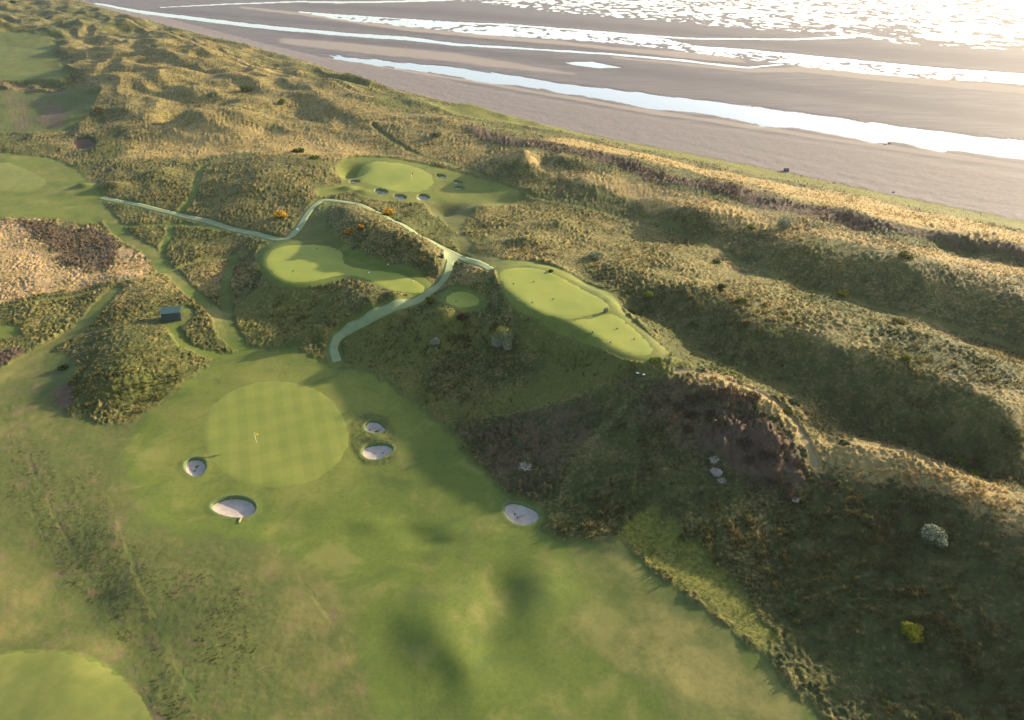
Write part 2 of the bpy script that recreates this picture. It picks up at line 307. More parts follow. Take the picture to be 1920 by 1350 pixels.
# ------------------------------------------------------------------ zones of the land, outlines in photograph points laid onto the land
# channels: mown, lush, straw, brown, bright, low(er) growth
CH = dict(mown=0, lush=1, straw=2, brown=3, bright=4, sand=5)
ZONES = [
 # big tonal areas of rough
 ([(150, 50), (400, 90), (700, 190), (1000, 262), (900, 300), (640, 292), (300, 310), (200, 215), (140, 120)], dict(straw=.58, lush=.4), 9, 0),
 ([(210, 300), (420, 290), (560, 285), (640, 320), (600, 360), (520, 440), (330, 400), (220, 360)], dict(straw=.42, brown=.28, lush=.5), 3, 0),
 ([(330, 240), (560, 250), (700, 280), (640, 300), (430, 290), (220, 300)], dict(straw=.85, brown=.15), 4, 0),
 ([(620, 380), (680, 390), (800, 450), (830, 490), (790, 520), (700, 490), (640, 460), (600, 440)], dict(straw=.42, brown=.25, lush=.35), 2, 0),
 ([(880, 370), (1100, 400), (1300, 460), (1500, 560), (1700, 680), (1920, 800), (1920, 840), (1560, 650), (1290, 550), (1000, 470), (900, 430)], dict(straw=.50, lush=.6), 4, 0),
 ([(1050, 485), (1290, 552), (1560, 655), (1920, 828), (1920, 930), (1500, 735), (1300, 640), (1100, 520)], dict(straw=.3, lush=.45, brown=.35), 3, 0),
 ([(980, 300), (1300, 402), (1500, 462), (1920, 562), (1920, 650), (1500, 535), (1180, 412), (960, 345)], dict(straw=.35, lush=.45, brown=.25), 3, 0),
 ([(1040, 270), (1300, 325), (1600, 395), (1920, 462), (1920, 440), (1600, 372), (1300, 312), (1060, 262)], dict(straw=.95, brown=.2, lush=.0), 2, 0),
 ([(880, 238), (1050, 272), (1200, 305), (1400, 352), (1600, 400), (1920, 470), (2100, 520), (2100, 550), (1920, 497), (1600, 430), (1400, 387), (1150, 310), (900, 262)], dict(straw=.3, brown=.85, lush=.05), 2.5, 0),
 ([(950, 300), (1150, 330), (1400, 400), (1600, 445), (1920, 505), (1920, 520), (1600, 458), (1300, 392), (1100, 345)], dict(straw=.9, brown=.25, lush=.1), 3, 0),
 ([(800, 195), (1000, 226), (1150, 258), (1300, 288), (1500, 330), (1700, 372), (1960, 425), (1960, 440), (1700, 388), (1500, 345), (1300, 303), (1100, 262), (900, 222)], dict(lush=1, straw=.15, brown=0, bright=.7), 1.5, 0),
 ([(480, 545), (600, 545), (640, 620), (560, 650), (450, 640), (430, 560)], dict(lush=.8, straw=.3), 2, 0),
 ([(640, 635), (780, 585), (900, 600), (1000, 605), (1190, 690), (1170, 740), (1040, 760), (850, 790), (780, 750), (690, 695)], dict(lush=.85, straw=.15), 3, 0),
 ([(800, 660), (960, 640), (1020, 690), (960, 730), (860, 770), (800, 740)], dict(lush=.4, straw=.35, brown=.25), 3, 0),
 ([(850, 800), (960, 780), (1110, 760), (1110, 850), (1020, 940), (930, 910)], dict(brown=.6, straw=.35, lush=.2), 3, 0),
 ([(1200, 690), (1450, 740), (1520, 860), (1450, 1080), (1470, 1210), (1520, 1350), (2300, 1500), (2300, 1200), (1920, 955), (1700, 860), (1550, 850), (1500, 900), (1160, 990), (1060, 960), (1110, 850)], dict(brown=.3, straw=.2, lush=.35), 4, 0),
 ([(1180, 720), (1240, 700), (1330, 712), (1430, 735), (1440, 800), (1500, 870), (1460, 930), (1400, 900), (1330, 870), (1250, 830)], dict(brown=.62, straw=.45, lush=.1), 3, 0),
 ([(1340, 800), (1430, 790), (1500, 870), (1450, 900), (1360, 870), (1310, 830)], dict(brown=1, straw=0, lush=0), 1.5, 0),
 ([(1250, 690), (1330, 700), (1420, 730), (1490, 785), (1530, 860), (1532, 882), (1510, 862), (1460, 790), (1400, 745), (1300, 712)], dict(straw=1, brown=.2, lush=0), 1, 0),
 ([(1545, 830), (1700, 850), (1850, 905), (1930, 955), (1930, 1010), (1750, 930), (1580, 890)], dict(straw=.85, brown=.35, lush=.1), 2, 0),
 ([(1160, 985), (1212, 955), (1260, 990), (1320, 1040), (1390, 1110), (1450, 1192), (1436, 1230), (1340, 1152), (1250, 1085), (1165, 1014)], dict(lush=1, straw=.1, brown=0, bright=1.0), 1.0, 0),  # bright green rough, colour lifted further to read as sunlit
 ([(-300, 415), (0, 412), (80, 412), (130, 425), (190, 430), (225, 462), (275, 490), (270, 520), (180, 535), (90, 550), (0, 572), (-300, 600)], dict(straw=1, brown=.15, lush=0, sand=.65), .8, 0),
 ([(20, 415), (80, 414), (130, 427), (190, 432), (225, 465), (200, 510), (130, 505), (80, 460)], dict(brown=.75, straw=.4, sand=.3), 1.5, 0),
 ([(-300, 570), (0, 578), (120, 560), (190, 560), (150, 600), (110, 640), (0, 690), (-300, 700)], dict(lush=.6, straw=.4), 1.5, 0),
 ([(0, 662), (60, 655), (60, 672), (0, 688)], dict(brown=1, straw=0, lush=0), .8, 0),
 ([(72, 735), (130, 722), (138, 760), (100, 768), (60, 752)], dict(brown=1, straw=.2, lush=0, mown=.6), .8, 0),
 # mown and half-mown ground
 ([(-300, 700), (0, 690), (60, 665), (120, 655), (150, 690), (100, 740), (130, 770), (220, 790), (300, 755), (380, 690), (420, 670), (330, 860), (330, 900), (350, 950), (450, 970), (600, 1030), (700, 1150), (760, 1350), (800, 1600), (-500, 1600), (-500, 700)], dict(mown=.88, lush=.25, straw=.42, brown=.26), 1.5, 0),
 ([(20, 760), (60, 850), (110, 960), (140, 900), (200, 1010), (240, 1120), (290, 1250), (350, 1350), (380, 1500), (330, 1500), (250, 1235), (180, 1130), (110, 1060), (40, 900), (0, 800)], dict(mown=.80, lush=.35, straw=-.4, brown=.3), 3, 0),  # darker band painted in for the shadow lying along the ditch
 ([(170, 880), (230, 1000), (272, 1120), (330, 1250), (385, 1350), (350, 1350), (290, 1240), (240, 1110), (200, 1000)], dict(mown=.8, straw=.7, lush=.2, brown=.35), 2.5, 0),
 ([(440, 1050), (520, 1050), (590, 1110), (560, 1160), (500, 1130)], dict(straw=.65, lush=.3, brown=.3), 5, 0),
 ([(-50, 1040), (60, 1060), (85, 1130), (50, 1190), (-50, 1200)], dict(straw=.65, lush=.3, brown=.35), 5, 0),
 ([(250, 1050), (400, 1060), (470, 1150), (480, 1300), (380, 1300), (300, 1150)], dict(mown=.84, lush=.35, straw=.1, brown=.25), 5, 0),
 ([(235, 880), (262, 795), (330, 735), (385, 692), (440, 660), (500, 655), (560, 652), (620, 684), (700, 698), (765, 742), (830, 795), (880, 850), (925, 900), (960, 935), (1020, 950), (1040, 1010), (1160, 1012), (1250, 1085), (1340, 1152), (1436, 1230), (1520, 1320), (1600, 1400), (1650, 1600), (740, 1600), (700, 1350), (640, 1140), (560, 1045), (430, 1005), (300, 985)], dict(mown=1, lush=.8, straw=.25, brown=0), 1.4, 0),
 ([(1060, 1030), (1160, 1014), (1250, 1088), (1340, 1155), (1436, 1235), (1520, 1325), (1560, 1400), (1300, 1400), (1200, 1250), (1100, 1150)], dict(straw=.75, lush=.3), 6, 0),
 ([(390, 700), (480, 660), (620, 690), (720, 740), (760, 830), (700, 920), (560, 960), (440, 925), (340, 960), (270, 900), (290, 800)], dict(lush=1, straw=.15, bright=.95), 4, 0),
 ([(-300, 1270), (0, 1222), (60, 1218), (140, 1222), (205, 1248), (255, 1290), (292, 1345), (330, 1500), (300, 1700), (-400, 1700)], dict(mown=1, lush=.8, straw=.45, bright=.3), .35, 0),
 ([(632, 312), (650, 298), (680, 293), (760, 300), (840, 316), (890, 330), (960, 350), (975, 372), (930, 392), (870, 385), (820, 385), (760, 380), (700, 375), (650, 362), (600, 372), (600, 350), (640, 345)], dict(mown=1, lush=1, bright=1, straw=.2, brown=0), .8, 0),
 ([(800, 382), (900, 385), (870, 420), (880, 455), (920, 480), (960, 490), (925, 505), (860, 465), (845, 430)], dict(mown=.85, lush=.6, straw=.6, bright=.5), 1.5, 0),
 ([(-300, 290), (60, 290), (130, 312), (185, 345), (200, 385), (180, 418), (100, 412), (0, 412), (-300, 420)], dict(mown=.95, lush=.8, straw=.35, bright=.5), 2, 0),
 ([(-400, 305), (0, 303), (40, 312), (85, 335), (70, 352), (0, 362), (-400, 380)], dict(mown=1, lush=.9, straw=.3, bright=.8), .6, 0),
 ([(-300, 55), (60, 60), (105, 100), (125, 145), (60, 150), (0, 152), (-300, 150)], dict(mown=.9, lush=1, straw=.15, bright=.45), 3, 0),
 ([(-300, 165), (145, 165), (152, 235), (90, 250), (0, 250), (-300, 250)], dict(mown=.75, lush=1, straw=.1), 2, 0),
 ([(0, 157), (60, 156), (105, 160), (105, 167), (40, 170), (0, 168)], dict(brown=.7, straw=.6, lush=0), 2, 0),
 ([(85, 208), (118, 203), (120, 235), (90, 238), (70, 225)], dict(brown=.8, straw=.5, lush=.1), 2, 0),
 ([(135, 268), (160, 262), (178, 268), (178, 280), (150, 284)], dict(brown=1, straw=0, lush=0, mown=.7), .6, 0),
 ([(925, 500), (945, 488), (1000, 490), (1045, 502), (1120, 538), (1160, 565), (1170, 585), (1215, 625), (1258, 662), (1240, 678), (1195, 680), (1150, 668), (1080, 640), (990, 596), (945, 555)], dict(mown=1, lush=.85, bright=.7, straw=.35, brown=0), .35, 0),
 ([(478, 480), (500, 458), (540, 448), (600, 450), (650, 455), (690, 480), (740, 497), (800, 520), (820, 545), (805, 560), (770, 556), (700, 535), (660, 524), (610, 535), (540, 542), (495, 520)], dict(mown=1, lush=.9, straw=.25, brown=0), .35, 0),
 ([(545, 445), (600, 385), (625, 380), (610, 420), (640, 455), (600, 462)], dict(mown=.6, lush=1, straw=.05), 1, 0),
 ([(815, 560), (835, 542), (870, 538), (905, 552), (912, 572), (890, 586), (850, 580)], dict(mown=1, lush=.9, straw=.1, brown=0), .35, 0),
 ([(1228, 660), (1262, 672), (1300, 700), (1230, 712), (1190, 690)], dict(lush=1, straw=.1, bright=.5), 1.5, 0),
 ([(-200, 612), (20, 608), (34, 622), (20, 635), (-200, 640)], dict(mown=1, lush=1, bright=.5, straw=.2, brown=0), .5, 0),
 ([(300, 600), (308, 578), (345, 572), (368, 585), (350, 608), (315, 614)], dict(mown=.9, lush=.7, straw=.4, brown=.1), .5, 0),
 ([(655, 800), (680, 778), (730, 782), (745, 850), (720, 872), (672, 866)], dict(mown=.8, lush=1, straw=.1, bright=.2), .8, 0),
]
TRACKS_LIT_CREST = [
 ([(70, 700), (25, 780), (20, 860), (60, 960), (105, 1060), (115, 1150)], .45, dict(mown=.95, lush=0, straw=.1, brown=.45)),
 ([(130, 660), (60, 740), (50, 840), (95, 950), (150, 1060), (215, 1200), (300, 1350)], .5, dict(mown=.95, lush=0, straw=0, brown=.45)),
 ([(205, 930), (250, 1060), (300, 1180), (385, 1350)], .5, dict(mown=.95, lush=.1, straw=.6, brown=.3)),
 ([(560, 1080), (640, 1200), (695, 1350)], .4, dict(mown=.95, lush=.2, straw=.5, brown=.3)),
 ([(12, 172), (22, 205), (32, 245)], .6, dict(mown=.5, lush=0, brown=.9)), ([(24, 172), (36, 210), (44, 242)], .5, dict(mown=.5, lush=0, brown=.9)),
 ([(36, 175), (44, 200), (50, 240)], .5, dict(mown=.5, lush=0, brown=.9)), ([(5, 178), (60, 176)], .9, dict(mown=.5, lush=0, brown=.9)),
 ([(92, 168), (94, 182), (112, 180), (114, 166)], .6, dict(mown=.5, lush=0, brown=.9)), ([(45, 192), (75, 190), (105, 192)], 1.2, dict(mown=.4, lush=0, brown=1)),
 ([(38, 203), (100, 201)], 1.2, dict(mown=.4, lush=0, brown=1)), ([(25, 236), (60, 229), (75, 222)], .9, dict(mown=.5, lush=0, brown=.9)), ([(0, 244), (30, 240), (90, 240), (120, 238)], 1.2, dict(mown=.5, lush=.2, brown=.6)),
 ([(30, 250), (70, 252), (110, 246)], .9, dict(mown=.5, lush=.2, brown=.7)),  # line, half width in m, values
 ([(-40, 730), (60, 668), (110, 640), (160, 606), (190, 570), (215, 545)], 2.2, dict(mown=.9, lush=.7, straw=.5, brown=0)),
 ([(-40, 582), (100, 560), (200, 538), (290, 515), (312, 505)], 1.1, dict(mown=1, lush=.6, straw=.6, bright=.2, brown=0)),
 ([(312, 505), (360, 548), (405, 585), (420, 620), (450, 650), (500, 665)], 1.8, dict(mown=1, lush=.7, straw=.5, brown=0)),
 ([(195, 395), (230, 440), (290, 478), (312, 510)], 2.2, dict(mown=1, lush=.7, straw=.5, brown=0)),
 ([(310, 512), (380, 488), (450, 478), (490, 458), (525, 450)], .9, dict(mown=1, lush=.8, straw=.4, brown=0)),
 ([(440, 480), (428, 510), (424, 560), (430, 605), (450, 645)], 1.4, dict(mown=.9, lush=.6, straw=.2, brown=0)),
 ([(300, 475), (318, 440), (318, 415)], 1.2, dict(mown=1, lush=.8, straw=.3, brown=0)),
 ([(340, 395), (362, 365), (372, 330), (385, 310), (420, 295), (465, 288)], 1.4, dict(mown=1, lush=1, straw=.1, brown=0)),
 ([(205, 421), (250, 424), (320, 420), (400, 428), (460, 434)], 1.2, dict(mown=.9, lush=.9, straw=.2, brown=0)),
 ([(322, 612), (340, 640), (370, 658), (420, 668), (460, 662)], 1.4, dict(mown=1, lush=1, straw=.2, brown=0)),
 ([(160, 625), (230, 612), (280, 605), (320, 606)], .8, dict(mown=.8, lush=.4, straw=.5, brown=.3)),
 ([(640, 545), (600, 575), (590, 610), (560, 645)], 1.0, dict(mown=.6, lush=.6, straw=.2, brown=.1)),
 ([(825, 790), (880, 787), (960, 775), (1040, 757), (1100, 738), (1150, 715)], .45, dict(mown=.6, lush=.4, straw=.5, brown=.3)),
 ([(1045, 950), (1070, 890), (1110, 825), (1160, 775), (1220, 705)], .8, dict(mown=.5, lush=.4, straw=.4, brown=.3)),
 ([(700, 238), (770, 285), (860, 312), (960, 358), (1040, 378), (1180, 412), (1290, 447), (1400, 500), (1500, 541), (1650, 581), (1800, 621), (1960, 665)], 1.0, dict(mown=.6, lush=.7, straw=.2, brown=.1)),
 ([(460, 262), (560, 255), (690, 235), (780, 225)], .7, dict(mown=.6, lush=.1, straw=1, brown=.2)),
 ([(1270, 695), (1330, 703), (1420, 735), (1485, 785), (1528, 870)], .7, dict(mown=.9, lush=0, straw=1, brown=.1, sand=.6)),
 ([(1545, 830), (1640, 838), (1740, 862), (1850, 905), (1960, 970)], .8, dict(mown=.6, lush=.1, straw=1, brown=.1, sand=.3)),
 ([(210, 38), (320, 70), (383, 88), (467, 118), (533, 141), (627, 161), (700, 184)], 1.2, dict(mown=.5, lush=0, straw=1, brown=0, sand=.6)),  # no track: pale line painting sunlight along the far crest
]
BUNKERS = [  # outline centre, radii, tilt, depth
 (703, 800, 22, 12.5, 0, .7), (706, 845, 30, 16, -3, .75), (366, 875, 21, 19.5, -20, .75), (439, 950, 45, 20, 6, .85), (977, 962, 35, 22, 10, .7),
 (664, 340, 11, 4, 0, .8), (714, 359, 14, 5.2, 8, .85), (750, 369, 13.5, 5, 5, .85), (793, 369.5, 14, 6, 0, .95), (826, 329.5, 10.5, 3.4, 6, .75), (858, 341.5, 10.5, 3.6, 8, .75), (862, 352, 10.5, 3.2, 5, .75),
]
def ell(c, n=14, wob=.07, seed=0):
    x, y, rx, ry, t, d = c
    r = np.random.RandomState(int(x) + seed); ph = r.rand(3) * 6.28; o = []
    for k in range(n):
        a = 2 * math.pi * k / n
        s = 1 + wob * math.sin(2 * a + ph[0]) + wob * .7 * math.sin(3 * a + ph[1])
        u, v = rx * s * math.cos(a), ry * s * math.sin(a)
        tt = R(t)
        o.append((x + u * math.cos(tt) - v * math.sin(tt), y + u * math.sin(tt) + v * math.cos(tt)))
    return o
bunk_w = [smooth_closed(W(ell(b)), 4) for b in BUNKERS]
PATH_A = [(190, 371), (260, 385), (330, 402), (420, 425), (480, 439), (522, 449), (540, 446), (556, 432), (575, 402), (592, 383), (608, 376), (640, 378), (670, 385), (710, 400), (760, 425), (810, 454), (850, 476), (885, 490), (922, 508)]
PATH_B = [(846, 474), (842, 500), (828, 530), (800, 555), (760, 571), (700, 596), (655, 620), (634, 635), (625, 652), (628, 668), (633, 682)]
pathA_w = smooth_open(W(PATH_A), 5); pathB_w = smooth_open(W(PATH_B), 5)
SHEETS = dict(
 main=[(516 + 140 * math.cos(a_ * math.pi / 12) * (1 + .02 * math.sin(a_)), 815 + 102 * math.sin(a_ * math.pi / 12)) for a_ in range(24)],
 far=[(672, 310), (700, 303), (745, 304), (780, 313), (810, 327), (815, 345), (800, 358), (750, 361), (712, 352), (680, 340), (668, 325)],
 tee_a=[(497, 488), (512, 468), (545, 460), (600, 459), (640, 470), (650, 495), (690, 505), (745, 512), (785, 528), (800, 543), (785, 552), (735, 545), (680, 522), (640, 517), (590, 528), (545, 530), (508, 512)],
 tee_b=[(935, 512), (960, 502), (1010, 503), (1050, 518), (1100, 545), (1140, 568), (1146, 582), (1110, 592), (1060, 599), (1010, 588), (965, 562), (940, 535)],
 tee_c=[(1068, 604), (1110, 596), (1150, 588), (1185, 612), (1220, 645), (1226, 660), (1205, 668), (1165, 660), (1115, 635)],
 tee_e=[(-160, 1268), (0, 1224), (60, 1219), (140, 1223), (205, 1248), (255, 1290), (290, 1345), (320, 1450), (100, 1600), (-200, 1600)],
 left=[(-330, 318), (-150, 306), (0, 304), (40, 312), (85, 335), (78, 350), (0, 360), (-200, 372), (-330, 368)],
 tee_d=[(835, 556), (858, 546), (885, 550), (900, 563), (892, 575), (862, 578), (838, 570)],
)
_gy, _gx = np.meshgrid(gys, gxs, indexing='ij'); _gx = _gx.ravel(); _gy = _gy.ravel()
for _k, _z in (('tee_b', 11.7), ('tee_c', 11.45), ('tee_a', 6.6), ('tee_d', 7.6)):      # tee lawns are level
    _p = smooth_closed(W(SHEETS[_k]), 4); _sd = sdf_poly(_p, _gx, _gy, 6.0)
    _m = sstep(-3.2, -.6, _sd).reshape(BG.shape); BG = BG * (1 - _m) + _z * _m
sheet_w = {k: smooth_closed(W(v), 5) for k, v in SHEETS.items()}
zone_w = [(smooth_closed(W(z[0]), 3), z[1], z[2]) for z in ZONES]
track_lit_crest_w = [(smooth_open(W(t[0]), 4), t[1], t[2]) for t in TRACKS_LIT_CREST]

def zones(X, Y):
    """surface cover: array (n, 6)"""
    n = X.shape[0]
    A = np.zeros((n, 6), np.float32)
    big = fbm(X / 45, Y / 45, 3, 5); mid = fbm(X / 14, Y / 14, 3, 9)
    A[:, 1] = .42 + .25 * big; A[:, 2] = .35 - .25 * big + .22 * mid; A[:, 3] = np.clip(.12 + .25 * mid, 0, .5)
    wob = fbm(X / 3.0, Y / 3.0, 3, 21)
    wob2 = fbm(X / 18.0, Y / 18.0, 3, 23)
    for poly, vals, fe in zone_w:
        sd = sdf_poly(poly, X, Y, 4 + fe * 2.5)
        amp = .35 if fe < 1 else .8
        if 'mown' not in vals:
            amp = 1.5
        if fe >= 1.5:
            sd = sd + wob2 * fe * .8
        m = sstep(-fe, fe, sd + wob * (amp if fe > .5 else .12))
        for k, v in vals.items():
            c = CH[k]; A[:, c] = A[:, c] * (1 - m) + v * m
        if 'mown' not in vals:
            pass
    for line, hw, vals in track_lit_crest_w:
        d = dist_line(line, X, Y, hw + 6)
        m = sstep(-.45, .45, hw - d + wob * .45)
        for k, v in vals.items():
            c = CH[k]
            if k == 'mown':
                A[:, c] = np.maximum(A[:, c], v * m)
            else:
                A[:, c] = A[:, c] * (1 - m) + v * m
    for ln in (pathA_w, pathB_w):
        d = dist_line(ln, X, Y, 9)
        m = sstep(-.35, .35, 1.75 - d)
        A[:, 0] = np.maximum(A[:, 0], m)
    return A

HOLLOWS = [ # small hollows and humps: px, py, radius across, radius deep (m), height
 (655, 318, 4.5, 6, -3.0), (832, 393, 5, 5, -2.2), (1018, 291, 4.5, 5, -3.5), (318, 222, 6, 7, -2.6), (157, 272, 4, 4, -2.0),
 (690, 577, 2.6, 2.4, 2.4), (598, 632, 3.4, 2.0, 2.4), (560, 644, 2.6, 1.8, 1.3), (652, 598, 2.0, 2.2, 1.7), (738, 558, 2.6, 1.8, 1.4), (652, 355, 3, 2.2, 1.2), (678, 362, 3.2, 2.2, 1.1), (700, 385, 5, 3, 1.0), (905, 395, 6, 4, 1.6), (985, 365, 7, 4, 1.4), (1040, 425, 7, 4, 1.5), (985, 455, 5, 3, 1.2),
 (1300, 760, 2.5, 2.5, -1.4), (1390, 785, 3.5, 3, -1.6), (1360, 835, 3, 3, 1.0), (1420, 815, 3.5, 3, 1.4), (1460, 880, 3, 3, .9), (1310, 860, 3, 2.5, -.8),
 (706, 823, 2.3, 1.0, .35),  
 (780, 1000, 3, 1.6, -.3), (815, 1018, 3.5, 1.2, -.3), (700, 985, 3, 2, .4),
 (300, 330, 6, 5, 2.0), (210, 352, 5, 2.6, 1.6), (155, 350, 3, 1.5, 1.4), (1000, 500, 4, 2, .0),
]
hol_w = [(W([(h[0], h[1])])[0], h[2], h[3], h[4]) for h in HOLLOWS]

def land_h(X, Y, Z6=None, s=None, detail=True):
    if Z6 is None:
        Z6 = zones(X, Y)
    mown = Z6[:, 0]
    h = base_h(X, Y).astype(np.float32)
    for (c, rx, ry, a) in hol_w:
        r2 = ((X - c[0]) / rx) ** 2 + ((Y - c[1]) / ry) ** 2
        h = h + a * np.exp(-np.clip(r2, 0, 30))
    rough = 1 - mown
    fard = sstep(220, 420, Y)
    if s is None:
        s = sea_sd(X, Y)
    inl = sstep(0, 14, -s)
    # coast-aligned dune lumps
    u = X * cvec[0] + Y * cvec[1]; v = X * cnor[0] + Y * cnor[1]
    r1 = 1 - np.abs(fbm(u / 46, v / 24, 3, 31)) * 2
    h = h + rough * inl * (fard * (4.0 * fbm(u / 62, v / 28, 2, 31) + 2.6 * (.5 - np.abs(fbm(u / 40, v / 20, 2, 32))) + .5 * fbm(u / 18, v / 14, 2, 33)) + (1 - fard) * (.42 * fbm(u / 17, v / 11, 2, 35)))
    h = h + (0.12 * fbm(X / 13, Y / 13, 3, 37)) * inl
    if detail:
        edge = sstep(.15, .75, rough)
        lump = .18 + (.40 * np.abs(fbm(X / 1.7, Y / 1.7, 3, 41)) + .20 * fbm(X / .7, Y / .7, 2, 43)) * (1 - .35 * fard) * np.clip(.75 + .7 * fbm(X / 11, Y / 11, 2, 47), .25, 1.5)
        brn = Z6[:, 3]
        h = h + edge * inl * (lump * (.6 + .4 * sstep(60, 95, Y)) * (1 - .7 * (Z6[:, 4] > .6)) * (1 + 1.1 * brn) + sstep(.35, .8, brn) * 1.1 * sstep(175, 140, Y) * (X > 0) * np.abs(fbm(X / 5.0, Y / 5.0, 2, 49)))
        h = h + (1 - edge) * sstep(.02, .35, rough) * (.05 + .10 * fbm(X / 1.1, Y / 1.1, 2, 45))
    for poly, b in zip(bunk_w, BUNKERS):
        sd = sdf_poly(poly, X, Y, 3.0)
        h = h + .05 * np.exp(-(np.clip(sd, -3, 3) + .35) ** 2 / .18) - b[5] * sstep(-.05, .55, sd)
    for ln in (pathA_w, pathB_w):
        pass
    return h

def G(px, py, f=None):
    """point of the finished land under a point of the photograph"""
    x, y, z = G0(px, py, 14)
    for _ in range(4):
        h = land_h(np.atleast_1d(x).astype(float), np.atleast_1d(y).astype(float)).reshape(np.shape(x)).astype(float)
        z = z * .15 + h * .85
        x, y = unproj(px, py, z)
    return x, y, z

# ------------------------------------------------------------------ tidal flats
def band(pts, z=SEA):
    up = [(x, y - w) for x, y, w in pts]; dn = [(x, y + w) for x, y, w in pts][::-1]
    P = np.array(up + dn, float)
    x, y = unproj(P[:, 0], P[:, 1], z)
    return np.stack([x, y], 1)
def flat(pts, z=SEA):
    P = np.array(pts, float); x, y = unproj(P[:, 0], P[:, 1], z); return np.stack([x, y], 1)
CHAN = [
 (flat([(606, 101), (640, 106), (740, 117), (860, 128), (960, 142), (1060, 158), (1160, 170), (1280, 185), (1440, 205), (1600, 227), (1760, 247), (1920, 266), (2200, 306), (2700, 380), (2700, 440), (2200, 350), (1920, 296), (1840, 287), (1760, 281), (1700, 268), (1640, 266), (1580, 256), (1500, 240), (1430, 236), (1340, 215), (1270, 207), (1200, 200), (1130, 185), (1060, 176), (1000, 163), (930, 157), (870, 145), (820, 138), (740, 127), (690, 119), (640, 111)]), 6.0),
 (band([(-60, -10, 2), (190, 8, 1.7), (260, 22, 2.8), (340, 32, 3.2), (430, 43, 3.6), (520, 53, 3.6), (600, 60, 3.2), (640, 64, 3), (760, 72, 3.5), (850, 83, 2.5), (1000, 92, 1.6), (1150, 102, 1.8), (1280, 113, 1.9), (1400, 127, 1.7), (1450, 122, 1.2), (1500, 118, 1.2), (1560, 118, 1.2)]), 2.5),
 (band([(560, 22, 1.2), (640, 29, 1.8), (850, 42.5, 1.6), (950, 46, 1.6), (1050, 54, 1.6), (1280, 72, 1.5), (1480, 74, 1.4), (1600, 69, 2)]), 2.5),
 (band([(1300, 87, 1.5), (1400, 95, 3), (1500, 106, 4), (1640, 120, 4.5), (1760, 131, 4), (1920, 143, 4.5), (2200, 170, 6), (2700, 230, 7)]), 3.0),
 (band([(300, 14, .8), (420, 8, 1.2), (560, 3, 1.4), (640, 4.5, 1.6), (740, 3, 1.6), (860, -1, 2)]), 2.0),
 (flat([(1058, 117), (1110, 115.5), (1140, 122), (1172, 127), (1120, 127.5), (1075, 122)]), 2.0),
]
SPECK = [
 (flat([(840, 0), (1000, 20), (1200, 40), (1280, 45), (1500, 65), (1620, 72), (1700, 88), (1800, 92), (1920, 97), (2400, 130), (2400, -110), (700, -110)]), 12.0, .02),
 (flat([(560, 24), (640, 29), (850, 42), (1050, 55), (1250, 71), (1310, 86), (1290, 97), (1100, 78), (900, 66), (760, 51), (640, 38)]), 5.0, -.03),
 (flat([(1280, 84), (1450, 100), (1640, 120), (1920, 145), (2400, 200), (2400, 230), (1920, 160), (1700, 146), (1500, 127), (1400, 112), (1280, 98)]), 5.0, -.02),
]
TAN = [
 (band([(700, 124, 2), (940, 162, 3), (1060, 183, 3), (1200, 208, 4), (1280, 219, 4), (1440, 243, 4), (1600, 268, 4), (1760, 291, 4.5), (1920, 314, 5), (2300, 380, 6)]), 2.5, 1.0),
 (band([(520, 76, 5), (600, 84, 8), (700, 94, 9), (850, 108, 9), (980, 127, 6), (1080, 140, 3)]), 6, .8),
 (band([(450, 14, 2), (560, 26, 3), (640, 38, 3), (760, 54, 4), (900, 68, 4), (1050, 81, 4), (1150, 92, 3), (1300, 105, 6), (1380, 113, 5), (1400, 118, 2)]), 5, 1.0),
 (band([(1150, 108, 2), (1400, 133, 3), (1500, 131, 6), (1600, 138, 9), (1700, 150, 7), (1920, 171, 7), (2200, 200, 7)]), 5, 1.0),
 (band([(1500, 150, 3), (1700, 165, 4), (1900, 190, 4)]), 5, .4),
 (band([(900, 30, 2), (1100, 50, 2), (1250, 62, 2)]), 6, .35),
]
DARK = [
 (band([(520, 58, 2), (640, 74, 3), (900, 98, 5), (1100, 122, 8), (1280, 145, 10), (1500, 168, 9), (1920, 225, 10), (2300, 270, 10)]), 14, .9),
 (band([(300, 18, 3), (640, 48, 4), (800, 64, 4), (1000, 82, 4), (1200, 104, 3)]), 12, .8),
 (band([(560, 10, 3), (800, 22, 7), (1280, 60, 5), (1500, 88, 8), (1920, 120, 12), (2300, 150, 10)]), 16, .8),
 (band([(1000, 160, 4), (1300, 205, 4), (1500, 235, 7), (1760, 275, 7), (1920, 300, 6)]), 6, .5),
]
